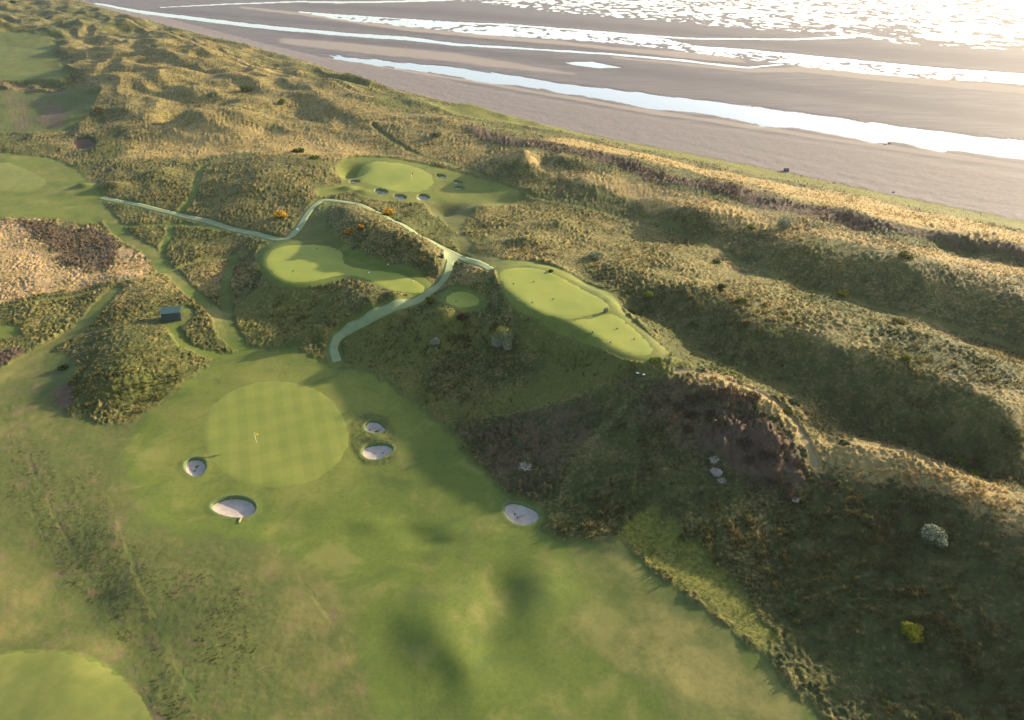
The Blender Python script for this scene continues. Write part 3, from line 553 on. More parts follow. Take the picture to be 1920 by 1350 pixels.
def beach_h(X, Y, s):
    """height and cover (tan, dark, shingle) of the shore"""
    u = X * cvec[0] + Y * cvec[1]; v = X * cnor[0] + Y * cnor[1]
    wid = np.interp(Y, [277, 363, 424, 482, 542, 600, 700, 790, 841, 920, 1100], [78, 70, 60, 56, 33, 30, 36, 36, 24, 13, 10])
    t = np.clip(s / wid, 0, 1)
    h = 1.3 - 5.0 * t ** .85 + .16 * fbm(u / 30, v / 9, 3, 61) * sstep(0, 15, s) * (1 - t)
    h = h + .06 * fbm(u / 3, v / 2, 3, 63) * (1 - t)
    flatz = SEA + .27 + .05 * fbm(u / 90, v / 18, 3, 65)
    k = sstep(.80, 1.0, t)
    h = h * (1 - k) + flatz * k
    n1 = fbm(u / 26, v / 7, 4, 67); n2 = fbm(u / 10, v / 4, 3, 69); n3 = fbm(u / 16, v / 4.5, 3, 70)
    for P, ft in CHAN:
        sd = sdf_poly(P, X, Y, 30) + n1 * ft * .55 + n2 * ft * .2
        h = h - (h - (SEA - .12)) * sstep(-ft * .8, ft * .25, sd)
        h = h + .13 * n3 * np.exp(-(sd / (ft * 1.1)) ** 2)
    far_ = sstep(350, 900, Y)
    sp = fbm(X / (5 + 0 * X), Y / 8, 3, 71) * (1 - far_) + fbm(X / 9, Y / 17, 3, 73) * far_
    for P, ft, b in SPECK:
        sd = sdf_poly(P, X, Y, 60) + n1 * ft * .6
        m = sstep(-ft, ft, sd)
        tgt = SEA + b + .10 * sp + (.05 * fbm(u / 60, v / 30, 2, 75)) - .03 * sstep(0, 120, sd)
        h = h * (1 - m) + tgt * m
    C = np.zeros((len(X), 3), np.float32)
    for P, ft, a in TAN:
        sd = sdf_poly(P, X, Y, 40) + n1 * ft * .5
        C[:, 0] = np.maximum(C[:, 0], a * sstep(-ft, ft, sd))
    for P, ft, a in DARK:
        sd = sdf_poly(P, X, Y, 60) + n1 * ft * .5
        C[:, 1] = np.maximum(C[:, 1], a * sstep(-ft, ft, sd))
    C[:, 2] = 1 - sstep(.86, .97, t)
    return h.astype(np.float32), C
# ------------------------------------------------------------------ materials
def new_mat(name):
    m = bpy.data.materials.new(name); m.use_nodes = True
    nt = m.node_tree; b = nt.nodes['Principled BSDF']
    return m, nt, b
def nd(nt, typ, **kw):
    n = nt.nodes.new(typ)
    for k, v in kw.items():
        if k.startswith('i_'):
            n.inputs[int(k[2:])].default_value = v
        else:
            setattr(n, k, v)
    return n
def lk(nt, a, b):
    nt.links.new(a, b)
def rgb(c):
    return (c[0], c[1], c[2], 1.0)
def noise(nt, scale, detail=3, rough=.55, vec=None, dist=0.0):
    n = nt.nodes.new('ShaderNodeTexNoise'); n.inputs['Scale'].default_value = scale
    n.inputs['Detail'].default_value = detail; n.inputs['Roughness'].default_value = rough; n.inputs['Distortion'].default_value = dist
    if vec is not None:
        nt.links.new(vec, n.inputs['Vector'])
    return n.outputs['Fac']
def ramp(nt, src, a, b, lo=0.0, hi=1.0):
    n = nt.nodes.new('ShaderNodeMapRange'); n.interpolation_type = 'SMOOTHSTEP'
    n.inputs[1].default_value = a; n.inputs[2].default_value = b; n.inputs[3].default_value = lo; n.inputs[4].default_value = hi
    nt.links.new(src, n.inputs[0]); return n.outputs[0]
def mathn(nt, op, a, b=None, clamp=False):
    n = nt.nodes.new('ShaderNodeMath'); n.operation = op; n.use_clamp = clamp
    for i, v in enumerate((a, b)):
        if v is None: continue
        if isinstance(v, (int, float)): n.inputs[i].default_value = v
        else: nt.links.new(v, n.inputs[i])
    return n.outputs[0]
def mixc(nt, fac, a, b, mode='MIX'):
    n = nt.nodes.new('ShaderNodeMix'); n.data_type = 'RGBA'; n.blend_type = mode
    for i, v in ((0, fac), (6, a), (7, b)):
        if isinstance(v, (int, float)): n.inputs[i].default_value = v
        elif isinstance(v, tuple): n.inputs[i].default_value = rgb(v)
        else: nt.links.new(v, n.inputs[i])
    return n.outputs[2]
def wpos(nt):
    return nt.nodes.new('ShaderNodeNewGeometry').outputs['Position']
def bump(nt, h, dist, strength=1.0):
    n = nt.nodes.new('ShaderNodeBump'); n.inputs['Strength'].default_value = strength; n.inputs['Distance'].default_value = dist
    nt.links.new(h, n.inputs['Height']); return n.outputs[0]
def simple(name, col, rough=.7, metal=0.0, var=.15, scale=6.0):
    m, nt, b = new_mat(name)
    p = wpos(nt)
    f = ramp(nt, noise(nt, scale, 4, .6, p), .3, .7)
    c = mixc(nt, f, tuple(v * (1 - var) for v in col), tuple(min(1, v * (1 + var)) for v in col))
    lk(nt, c, b.inputs['Base Color']); b.inputs['Roughness'].default_value = rough; b.inputs['Metallic'].default_value = metal
    lk(nt, bump(nt, noise(nt, scale * 6, 3, .6, p), .004, .5), b.inputs['Normal'])
    return m

# grass cover
COL_GREEN = (.086, .090, .020); COL_DKGREEN = (.030, .039, .011); COL_STRAW = (.262, .188, .066); COL_BROWN = (.080, .054, .033)
COL_MOWN = (.105, .150, .026); COL_MOWN2 = (.165, .165, .034); COL_SANDY = (.30, .205, .115)
def land_material():
    m, nt, b = new_mat('dune_grassland')
    p = wpos(nt)
    z1 = nd(nt, 'ShaderNodeAttribute', attribute_name='cover_a'); z2 = nd(nt, 'ShaderNodeAttribute', attribute_name='cover_b')
    s1 = nd(nt, 'ShaderNodeSeparateColor'); lk(nt, z1.outputs['Color'], s1.inputs[0])
    s2 = nd(nt, 'ShaderNodeSeparateColor'); lk(nt, z2.outputs['Color'], s2.inputs[0])
    mown, lush, straw = s1.outputs; brown, bright, sand = s2.outputs
    fine = noise(nt, 1.6, 5, .7, p); med = noise(nt, .35, 4, .6, p); big = noise(nt, .06, 4, .55, p); vf = noise(nt, 7.0, 3, .7, p)
    # rough
    st_f = mathn(nt, 'ADD', straw, mathn(nt, 'MULTIPLY', mathn(nt, 'SUBTRACT', fine, .5), 2.4))
    st_f = mathn(nt, 'ADD', st_f, mathn(nt, 'MULTIPLY', mathn(nt, 'SUBTRACT', med, .5), .9))
    st_f = ramp(nt, st_f, .25, 1.0)
    g = mixc(nt, ramp(nt, mathn(nt, 'ADD', lush, mathn(nt, 'MULTIPLY', mathn(nt, 'SUBTRACT', med, .5), .8)), .1, .9), COL_DKGREEN, COL_GREEN)
    c = mixc(nt, st_f, g, COL_STRAW)
    br_f = ramp(nt, mathn(nt, 'ADD', mathn(nt, 'ADD', brown, mathn(nt, 'MULTIPLY', mathn(nt, 'SUBTRACT', med, .5), 1.5)), mathn(nt, 'MULTIPLY', mathn(nt, 'SUBTRACT', fine, .5), 1.2)), .3, .95)
    c = mixc(nt, br_f, c, COL_BROWN)
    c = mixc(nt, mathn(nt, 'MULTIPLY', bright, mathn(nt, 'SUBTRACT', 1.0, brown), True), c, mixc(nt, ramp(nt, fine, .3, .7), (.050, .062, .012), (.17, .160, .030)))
    sd_f = ramp(nt, mathn(nt, 'ADD', sand, mathn(nt, 'MULTIPLY', mathn(nt, 'SUBTRACT', med, .5), 1.4)), .35, .95)
    c = mixc(nt, sd_f, c, COL_SANDY)
    # mown
    mv = mathn(nt, 'ADD', mathn(nt, 'MULTIPLY', mathn(nt, 'SUBTRACT', big, .5), 2.4), mathn(nt, 'MULTIPLY', mathn(nt, 'SUBTRACT', med, .5), 1.0))
    mg = mixc(nt, ramp(nt, mathn(nt, 'ADD', mathn(nt, 'MULTIPLY', lush, 1.0), mathn(nt, 'MULTIPLY', mv, -.6)), .3, 1.0), (.064, .084, .018), (.088, .114, .018))
    ms = ramp(nt, mathn(nt, 'ADD', straw, mv), .25, 1.1)
    mc = mixc(nt, ms, mg, (.180, .158, .048))
    mc = mixc(nt, mathn(nt, 'MULTIPLY', bright, .55), mc, COL_MOWN2)
    mc = mixc(nt, mathn(nt, 'MULTIPLY', ramp(nt, vf, .25, .75), .35), mc, mixc(nt, .5, mc, (.03, .05, .012)))
    mc = mixc(nt, ramp(nt, fine, .38, .72, .0, .5), mc, mixc(nt, .6, mc, (.030, .042, .012)))
    pat = noise(nt, .13, 6, .62, p, .6)
    mc = mixc(nt, ramp(nt, pat, .50, .68, .0, .55), mc, (.045, .070, .018))
    mc = mixc(nt, ramp(nt, pat, .48, .30, .0, .5), mc, (.165, .150, .045))
    mc = mixc(nt, ramp(nt, mown, .96, .82, .0, .62), mc, mixc(nt, ramp(nt, fine, .3, .7), (.040, .050, .013), (.095, .090, .030)))
    br2 = mathn(nt, 'MULTIPLY', br_f, .9)
    mc = mixc(nt, br2, mc, (.12, .075, .05))
    mc = mixc(nt, mathn(nt, 'MULTIPLY', sand, .8), mc, COL_SANDY)
    mf = ramp(nt, mathn(nt, 'ADD', mown, mathn(nt, 'MULTIPLY', mathn(nt, 'SUBTRACT', fine, .5), .5)), .35, .8)
    c = mixc(nt, mf, c, mc)
    lk(nt, c, b.inputs['Base Color'])
    b.inputs['Roughness'].default_value = .85
    b.inputs['Specular IOR Level'].default_value = .15
    hb = mathn(nt, 'ADD', mathn(nt, 'MULTIPLY', noise(nt, 3.2, 5, .75, p), 1.0), mathn(nt, 'MULTIPLY', noise(nt, 14, 3, .7, p), .35))
    bn = nt.nodes.new('ShaderNodeBump'); bn.inputs['Distance'].default_value = .28
    lk(nt, hb, bn.inputs['Height']); lk(nt, ramp(nt, mown, .3, 1.0, .8, .14), bn.inputs['Strength'])
    lk(nt, bn.outputs[0], b.inputs['Normal'])
    return m

def turf_material(name, mode):
    m, nt, b = new_mat(name)
    p = wpos(nt)
    big = noise(nt, .09, 4, .55, p); med = noise(nt, .5, 4, .6, p); vf = noise(nt, 9, 3, .7, p)
    c = mixc(nt, ramp(nt, big, .3, .7), *(((.155, .190, .026), (.210, .225, .034)) if mode == 'plain' else ((.135, .158, .024), (.172, .180, .032)) if mode == 'check' else ((.095, .115, .022), (.125, .135, .030))))
    c = mixc(nt, mathn(nt, 'MULTIPLY', ramp(nt, med, .35, .75), .4), c, (.20, .18, .045))
    if mode == 'check':
        sx = nd(nt, 'ShaderNodeSeparateXYZ'); mp = nd(nt, 'ShaderNodeMapping'); mp.inputs['Rotation'].default_value = (0, 0, R(-20))
        lk(nt, p, mp.inputs[0]); lk(nt, mp.outputs[0], sx.inputs[0])
        wx = mathn(nt, 'SINE', mathn(nt, 'ADD', mathn(nt, 'MULTIPLY', sx.outputs[0], math.pi / 1.75), mathn(nt, 'MULTIPLY', mathn(nt, 'SUBTRACT', med, .5), .9)))
        wy = mathn(nt, 'SINE', mathn(nt, 'ADD', mathn(nt, 'MULTIPLY', sx.outputs[1], math.pi / 2.6), mathn(nt, 'MULTIPLY', mathn(nt, 'SUBTRACT', big, .5), 2.0)))
        fx = ramp(nt, wx, -.35, .35); fy = ramp(nt, wy, -.35, .35)
        ch = mathn(nt, 'ADD', mathn(nt, 'MULTIPLY', fx, .6), mathn(nt, 'MULTIPLY', fy, .4))
        c = mixc(nt, mathn(nt, 'MULTIPLY', ch, .78), c, mixc(nt, .5, (.09, .12, .018), c))
    c = mixc(nt, mathn(nt, 'MULTIPLY', ramp(nt, vf, .3, .7), .16), c, (.06, .09, .015))
    lk(nt, c, b.inputs['Base Color']); b.inputs['Roughness'].default_value = .75; b.inputs['Specular IOR Level'].default_value = .2
    lk(nt, bump(nt, noise(nt, 12, 4, .7, p), .03, .5), b.inputs['Normal'])
    return m

def beach_material():
    m, nt, b = new_mat('shore_sand')
    p = wpos(nt)
    za = nd(nt, 'ShaderNodeAttribute', attribute_name='cover_a'); s1 = nd(nt, 'ShaderNodeSeparateColor'); lk(nt, za.outputs['Color'], s1.inputs[0])
    tan, dark, shin = s1.outputs
    mp = nd(nt, 'ShaderNodeMapping'); mp.inputs['Rotation'].default_value = (0, 0, -math.atan2(cvec[1], cvec[0])); mp.inputs['Scale'].default_value = (.12, .8, 1)
    lk(nt, p, mp.inputs[0]); al = mp.outputs[0]
    n1 = noise(nt, .25, 5, .6, al, .3); n2 = noise(nt, 1.1, 5, .65, al); fine = noise(nt, .9, 6, .75, p); grit = noise(nt, 3.5, 4, .7, p)
    c = mixc(nt, ramp(nt, n1, .3, .7), (.078, .069, .068), (.122, .106, .100))
    c = mixc(nt, mathn(nt, 'MULTIPLY', dark, ramp(nt, n2, .2, .7, .6, 1.0)), c, (.062, .053, .053))
    tf = ramp(nt, mathn(nt, 'ADD', tan, mathn(nt, 'MULTIPLY', mathn(nt, 'SUBTRACT', n2, .5), .6)), .25, .9)
    c = mixc(nt, tf, c, (.20, .17, .142))
    sh = mixc(nt, ramp(nt, fine, .3, .7), (.082, .073, .073), (.132, .116, .111))
    sh = mixc(nt, ramp(nt, n2, .45, .8), sh, (.12, .102, .098))
    sh = mixc(nt, mathn(nt, 'MULTIPLY', ramp(nt, grit, .5, .75), .5), sh, (.075, .064, .063))
    c = mixc(nt, shin, c, sh)
    c = mixc(nt, mathn(nt, 'MULTIPLY', tf, shin), c, (.21, .175, .145))
    lk(nt, c, b.inputs['Base Color'])
    lk(nt, mathn(nt, 'ADD', ramp(nt, tan, 0, 1, .0, .2), ramp(nt, shin, 0, 1, .72, .88)), b.inputs['Roughness'])
    b.inputs['Specular IOR Level'].default_value = .18
    bn = nt.nodes.new('ShaderNodeBump'); bn.inputs['Distance'].default_value = .22
    lk(nt, mathn(nt, 'ADD', fine, mathn(nt, 'MULTIPLY', grit, .3)), bn.inputs['Height']); lk(nt, ramp(nt, shin, 0, 1, .12, .5), bn.inputs['Strength'])
    lk(nt, bn.outputs[0], b.inputs['Normal'])
    return m

def water_material(name, rough=.12, col=(.17, .175, .18)):
    m, nt, b = new_mat(name)
    p = wpos(nt)
    b.inputs['Base Color'].default_value = rgb(col); b.inputs['Roughness'].default_value = rough
    b.inputs['IOR'].default_value = 1.33
    b.inputs['Specular IOR Level'].default_value = .55
    lk(nt, bump(nt, noise(nt, .7, 4, .6, p), .05, .35), b.inputs['Normal'])
    return m

def bunker_material():
    m, nt, b = new_mat('bunker_sand')
    p = wpos(nt)
    mp = nd(nt, 'ShaderNodeMapping'); mp.inputs['Scale'].default_value = (1, 3.5, 1); lk(nt, p, mp.inputs[0])
    rk = noise(nt, 3.0, 4, .6, mp.outputs[0], .4)
    c = mixc(nt, ramp(nt, noise(nt, .7, 4, .6, p), .3, .7), (.28, .228, .19), (.36, .30, .25))
    c = mixc(nt, mathn(nt, 'MULTIPLY', ramp(nt, rk, .45, .65), .3), c, (.20, .175, .16))
    lk(nt, c, b.inputs['Base Color']); b.inputs['Roughness'].default_value = .95
    lk(nt, bump(nt, rk, .05, .6), b.inputs['Normal'])
    return m

def blade_material(name='grass_blades', inst=True):
    m, nt, b = new_mat(name)
    nt.nodes.remove(b); out = nt.nodes['Material Output']
    ty = 'INSTANCER' if inst else 'GEOMETRY'
    z1 = nd(nt, 'ShaderNodeAttribute', attribute_name='cover_a', attribute_type=ty); z2 = nd(nt, 'ShaderNodeAttribute', attribute_name='cover_b', attribute_type=ty)
    s1 = nd(nt, 'ShaderNodeSeparateColor'); lk(nt, z1.outputs['Color'], s1.inputs[0])
    s2 = nd(nt, 'ShaderNodeSeparateColor'); lk(nt, z2.outputs['Color'], s2.inputs[0])
    rnd, lush, straw = s1.outputs; brown, bright, sand = s2.outputs
    ht = nd(nt, 'ShaderNodeAttribute', attribute_name='tip', attribute_type='GEOMETRY').outputs['Fac']
    g = mixc(nt, lush, (.036, .046, .014), (.078, .086, .020))
    c = mixc(nt, ramp(nt, mathn(nt, 'ADD', straw, mathn(nt, 'MULTIPLY', mathn(nt, 'SUBTRACT', rnd, .5), .7)), .3, .8), g, (.30, .215, .085))
    c = mixc(nt, ramp(nt, mathn(nt, 'ADD', brown, mathn(nt, 'MULTIPLY', mathn(nt, 'SUBTRACT', mathn(nt, 'FRACT', mathn(nt, 'MULTIPLY', rnd, 7.3)), .5), .6)), .3, .8), c, (.11, .066, .045))
    c = mixc(nt, mathn(nt, 'MULTIPLY', bright, .8), c, mixc(nt, rnd, (.07, .09, .014), (.20, .19, .035)))
    c = mixc(nt, mathn(nt, 'MULTIPLY', sand, rnd), c, (.50, .38, .24))
    c = mixc(nt, mathn(nt, 'MULTIPLY', ht, .35), c, mixc(nt, .5, c, (.40, .33, .18)))
    d = nd(nt, 'ShaderNodeBsdfDiffuse'); t = nd(nt, 'ShaderNodeBsdfTranslucent'); mx = nd(nt, 'ShaderNodeMixShader'); mx.inputs[0].default_value = .38
    lk(nt, c, d.inputs[0]); lk(nt, c, t.inputs[0]); lk(nt, d.outputs[0], mx.inputs[1]); lk(nt, t.outputs[0], mx.inputs[2]); lk(nt, mx.outputs[0], out.inputs[0])
    return m

M_LAND = land_material(); M_BEACH = beach_material(); M_WATER = water_material('tidal_water')
M_SAND = bunker_material(); M_BLADE = blade_material()
M_GREEN = turf_material('putting_turf', 'check'); M_TEE = turf_material('tee_turf', 'plain'); M_DULL = turf_material('mown_turf', 'dull')

# ------------------------------------------------------------------ object helpers
def tag(o, label=None, cat=None, group=None, kind=None):
    if label: o['label'] = label
    if cat: o['category'] = cat
    if group: o['group'] = group
    if kind: o['kind'] = kind
    return o
def mesh_obj(name, verts, faces, mat=None, parent=None, smooth=False, link=True):
    me = bpy.data.meshes.new(name); me.from_pydata([tuple(v) for v in verts], [], [tuple(f) for f in faces])
    if mat: me.materials.append(mat)
    if smooth: me.polygons.foreach_set('use_smooth', [True] * len(me.polygons))
    me.update()
    o = bpy.data.objects.new(name, me)
    if parent: o.parent = parent
    if link: COL.objects.link(o)
    return o
def empty(name, loc, rz=0):
    o = bpy.data.objects.new(name, None); o.location = loc; o.rotation_euler = (0, 0, rz); o.empty_display_size = .3; COL.objects.link(o); return o

def grid_mesh(name, V, faces, mat, attrs):
    """V (n,3) float32, faces (m,4) int"""
    me = bpy.data.meshes.new(name)
    me.vertices.add(len(V)); me.vertices.foreach_set('co', V.astype(np.float32).ravel())
    m = len(faces); me.loops.add(m * 4); me.loops.foreach_set('vertex_index', faces.astype(np.int32).ravel())
    me.polygons.add(m); me.polygons.foreach_set('loop_start', np.arange(0, m * 4, 4, dtype=np.int32))
    me.polygons.foreach_set('use_smooth', np.ones(m, bool))
    me.update(calc_edges=True)
    for k, a in attrs.items():
        at = me.attributes.new(k, 'FLOAT_COLOR', 'POINT')
        c = np.ones((len(V), 4), np.float32); c[:, :3] = a; at.data.foreach_set('color', c.ravel())
    me.materials.append(mat)
    o = bpy.data.objects.new(name, me); COL.objects.link(o); return o

# ------------------------------------------------------------------ the land and the shore: one height sheet, finest near the viewer
cols = np.concatenate([-960 + 0 * np.arange(1), np.arange(-940, -20, 14.0), np.arange(-20, 1942, 1.875), np.arange(1944, 2500, 7.0), np.arange(2500, 3300, 40.0)])
rows_px = np.concatenate([np.arange(1476, 180, -1.875), np.arange(180, -40, -1.0)])
_, ry_ = unproj(np.full(len(rows_px), 960.0), rows_px, 0.0)
near = np.linspace(-60, ry_[0] - 1.5, 26)
farr = ry_[-1] * np.geomspace(1.01, 3.0, 26)
RY = np.concatenate([near, ry_, farr])
RS = np.maximum(RY * ct + CAM_H * st, 72.0)
GXX = ((cols - 960) / FPX)[None, :] * RS[:, None]; GYY = np.repeat(RY[:, None], len(cols), 1)
nr, nc = GXX.shape
X = GXX.ravel().astype(np.float32); Y = GYY.ravel().astype(np.float32)
S = sea_sd(X, Y).astype(np.float32) + 1.2 * fbm(X / 6, Y / 6, 3, 81)
Z6 = zones(X, Y)
Z6[:, 0] *= (S < 2)
HL = land_h(X, Y, Z6, S)
HB, CB = beach_h(X, Y, S)
mixs = sstep(-1.5, 1.5, S)
H = HL * (1 - mixs) + HB * mixs
idx = np.arange(nr * nc, dtype=np.int32).reshape(nr, nc)
F = np.stack([idx[:-1, :-1], idx[:-1, 1:], idx[1:, 1:], idx[1:, :-1]], -1).reshape(-1, 4)
fs = S[F].mean(1)
V = np.stack([X, Y, H], 1)
def sub(faces, name, mat, attrs, off=0):
    used = np.unique(faces); rm = np.full(len(V), -1, np.int32); rm[used] = np.arange(len(used))
    return grid_mesh(name, V[used], rm[faces], mat, {k: a[used] for k, a in attrs.items()})
ground = sub(F[fs < 0], 'dune_ground', M_LAND, {'cover_a': Z6[:, :3], 'cover_b': Z6[:, 3:]})
tag(ground, 'grassy dunes and fairways of the links course', kind='structure')
beach = sub(F[fs >= 0], 'beach_sand', M_BEACH, {'cover_a': CB})
tag(beach, 'shingle beach and tidal sand flats', kind='structure')
# the water standing on the flats
o = mesh_obj('tidal_water', [(x, y, SEA) for x, y in coast[::-1] + np.array([[8, 14]])] + [(6000, 9000, SEA)], [tuple(range(len(coast) + 1))], M_WATER)
tag(o, 'shallow tidal water in channels and pools on the sand flats', kind='structure')
# ------------------------------------------------------------------ flat sheets laid on the land
def drape(name, outline, mat, step, off, depth_edge=0.0):
    """a sheet of turf inside an outline, following the ground"""
    P = np.asarray(outline, float)
    x0, y0 = P.min(0); x1, y1 = P.max(0)
    gx, gy = np.meshgrid(np.arange(x0, x1, step), np.arange(y0, y1, step))
    gx = gx.ravel() + rng.uniform(-.2, .2, gx.size) * step; gy = gy.ravel() + rng.uniform(-.2, .2, gy.size) * step
    sd = sdf_poly(P, gx, gy, 2.0)
    k = sd > step * .45
    pts = [Vector((float(a), float(b))) for a, b in P] + [Vector((float(a), float(b))) for a, b in zip(gx[k], gy[k])]
    n = len(P)
    vs, es, fs_, _, _, _ = delaunay_2d_cdt(pts, [(i, (i + 1) % n) for i in range(n)], [], 1, 1e-5)
    A_ = np.array([[v.x, v.y] for v in vs])
    e_ = sdf_poly(P, A_[:, 0], A_[:, 1], 2.0); z = land_h(A_[:, 0], A_[:, 1]) - .03 + (off + .03) * sstep(0, .5, e_)
    o = mesh_obj(name, np.column_stack([A_, z]), fs_, mat, smooth=True)
    return o
LB = dict(tee_e='big mown oval in the bottom left corner', left='wide pale putting green at the left edge beyond the sandy heath',
          main='striped oval putting green with the yellow flag', far='sunlit putting green beside the small bunkers in the distance',
          tee_a='half shaded flat tee lawn below the gorse hump', tee_b='long tee lawn on the ridge, upper wide part',
          tee_c='narrow lower tee lawn at the tip of the ridge', tee_d='small round tee lawn beside the curving path')
for k, w_ in sheet_w.items():
    g = drape('putting_green' if k in ('main', 'far', 'left') else 'tee_lawn', w_, M_GREEN if k == 'main' else M_DULL if k in ('tee_e', 'left') else M_TEE, .9 if k not in ('far', 'left') else 1.8, .045)
    tag(g, LB[k], kind='structure')

# path of pale green matting: a ribbon with a little thickness
def path_material():
    m, nt, b = new_mat('path_matting')
    p = wpos(nt)
    c = mixc(nt, ramp(nt, noise(nt, .6, 5, .65, p), .3, .7), (.115, .155, .065), (.165, .205, .085))
    c = mixc(nt, mathn(nt, 'MULTIPLY', ramp(nt, noise(nt, .3, 5, .7, p), .42, .68), .8), c, (.15, .15, .06))
    lk(nt, c, b.inputs['Base Color']); b.inputs['Roughness'].default_value = .8
    lk(nt, bump(nt, noise(nt, 9, 4, .7, p), .02, .6), b.inputs['Normal'])
    return m
M_PATH = path_material()
def ribbon(name, line, hw, mat, label, off=.06):
    # even steps
    L = np.concatenate([[0], np.cumsum(np.linalg.norm(np.diff(line, axis=0), axis=1))])
    s_ = np.arange(0, L[-1], .8); P = np.stack([np.interp(s_, L, line[:, 0]), np.interp(s_, L, line[:, 1])], 1)
    t_ = np.gradient(P, axis=0)
    for _ in range(4):
        t_[1:-1] = (t_[:-2] + t_[1:-1] * 2 + t_[2:]) / 4
    t_ /= np.linalg.norm(t_, axis=1)[:, None]; n_ = np.stack([-t_[:, 1], t_[:, 0]], 1)
    offs = [-hw - .04, -hw, -hw * .5, 0, hw * .5, hw, hw + .04]
    wv = hw * .06 * np.array([fbm(s_ / 5, s_ * 0 + 3, 2, 91), fbm(s_ / 5, s_ * 0 + 9, 2, 92)])
    V_ = []
    for j, of in enumerate(offs):
        o_ = of + (wv[0] if j < 2 else wv[1] if j > 4 else 0)
        q = P + n_ * np.reshape(o_, (-1, 1) if np.ndim(o_) else (1, 1))
        z = land_h(q[:, 0], q[:, 1], detail=False) + (off if 0 < j < 6 else -.2)
        V_.append(np.column_stack([q, z]))
    V_ = np.stack(V_, 1); n = len(P); m_ = len(offs)
    Fq = [(i * m_ + j, i * m_ + j + 1, (i + 1) * m_ + j + 1, (i + 1) * m_ + j) for i in range(n - 1) for j in range(m_ - 1)]
    o = mesh_obj(name, V_.reshape(-1, 3), Fq, mat, smooth=True)
    tag(o, label, kind='structure'); return o
ribbon('walkway', pathA_w, 1.15, M_PATH, 'pale green matting path from the left fairway over to the ridge tee', .07)
ribbon('walkway', pathB_w, 1.0, M_PATH, 'pale green matting path curving down to the striped green', .05)
# the wide fork where the two paths meet
fork = smooth_closed(W([(826, 466), (842, 470), (868, 482), (852, 492), (842, 508), (834, 512), (838, 494), (832, 482)]), 4)
tag(drape('walkway_fork', fork, M_PATH, .9, .085), 'worn fork where the two matting paths join', kind='structure')

# ------------------------------------------------------------------ bunkers
M_LIP = None
def lip_material():
    m, nt, b = new_mat('turf_lip')
    p = wpos(nt)
    c = mixc(nt, ramp(nt, noise(nt, 3, 4, .7, p), .3, .7), (.045, .07, .016), (.10, .13, .028))
    lk(nt, c, b.inputs['Base Color']); b.inputs['Roughness'].default_value = .9
    lk(nt, bump(nt, noise(nt, 9, 4, .7, p), .10, 1.0), b.inputs['Normal'])
    return m
M_LIP = lip_material()
BLAB = ['upper of the two oval sand bunkers right of the striped green', 'lower of the two oval sand bunkers right of the striped green',
        'small round sand bunker left of the striped green', 'wide oval sand bunker below the striped green', 'lone sand bunker in the shade of the big dune',
        'far bunker at the left end of the distant green', 'far bunker at the front left of the distant green', 'left of the paired far bunkers in front of the distant green',
        'right of the paired far bunkers in front of the distant green', 'far bunker at the back right of the distant green',
        'upper of two small far bunkers right of the distant green', 'lower of two small far bunkers right of the distant green']
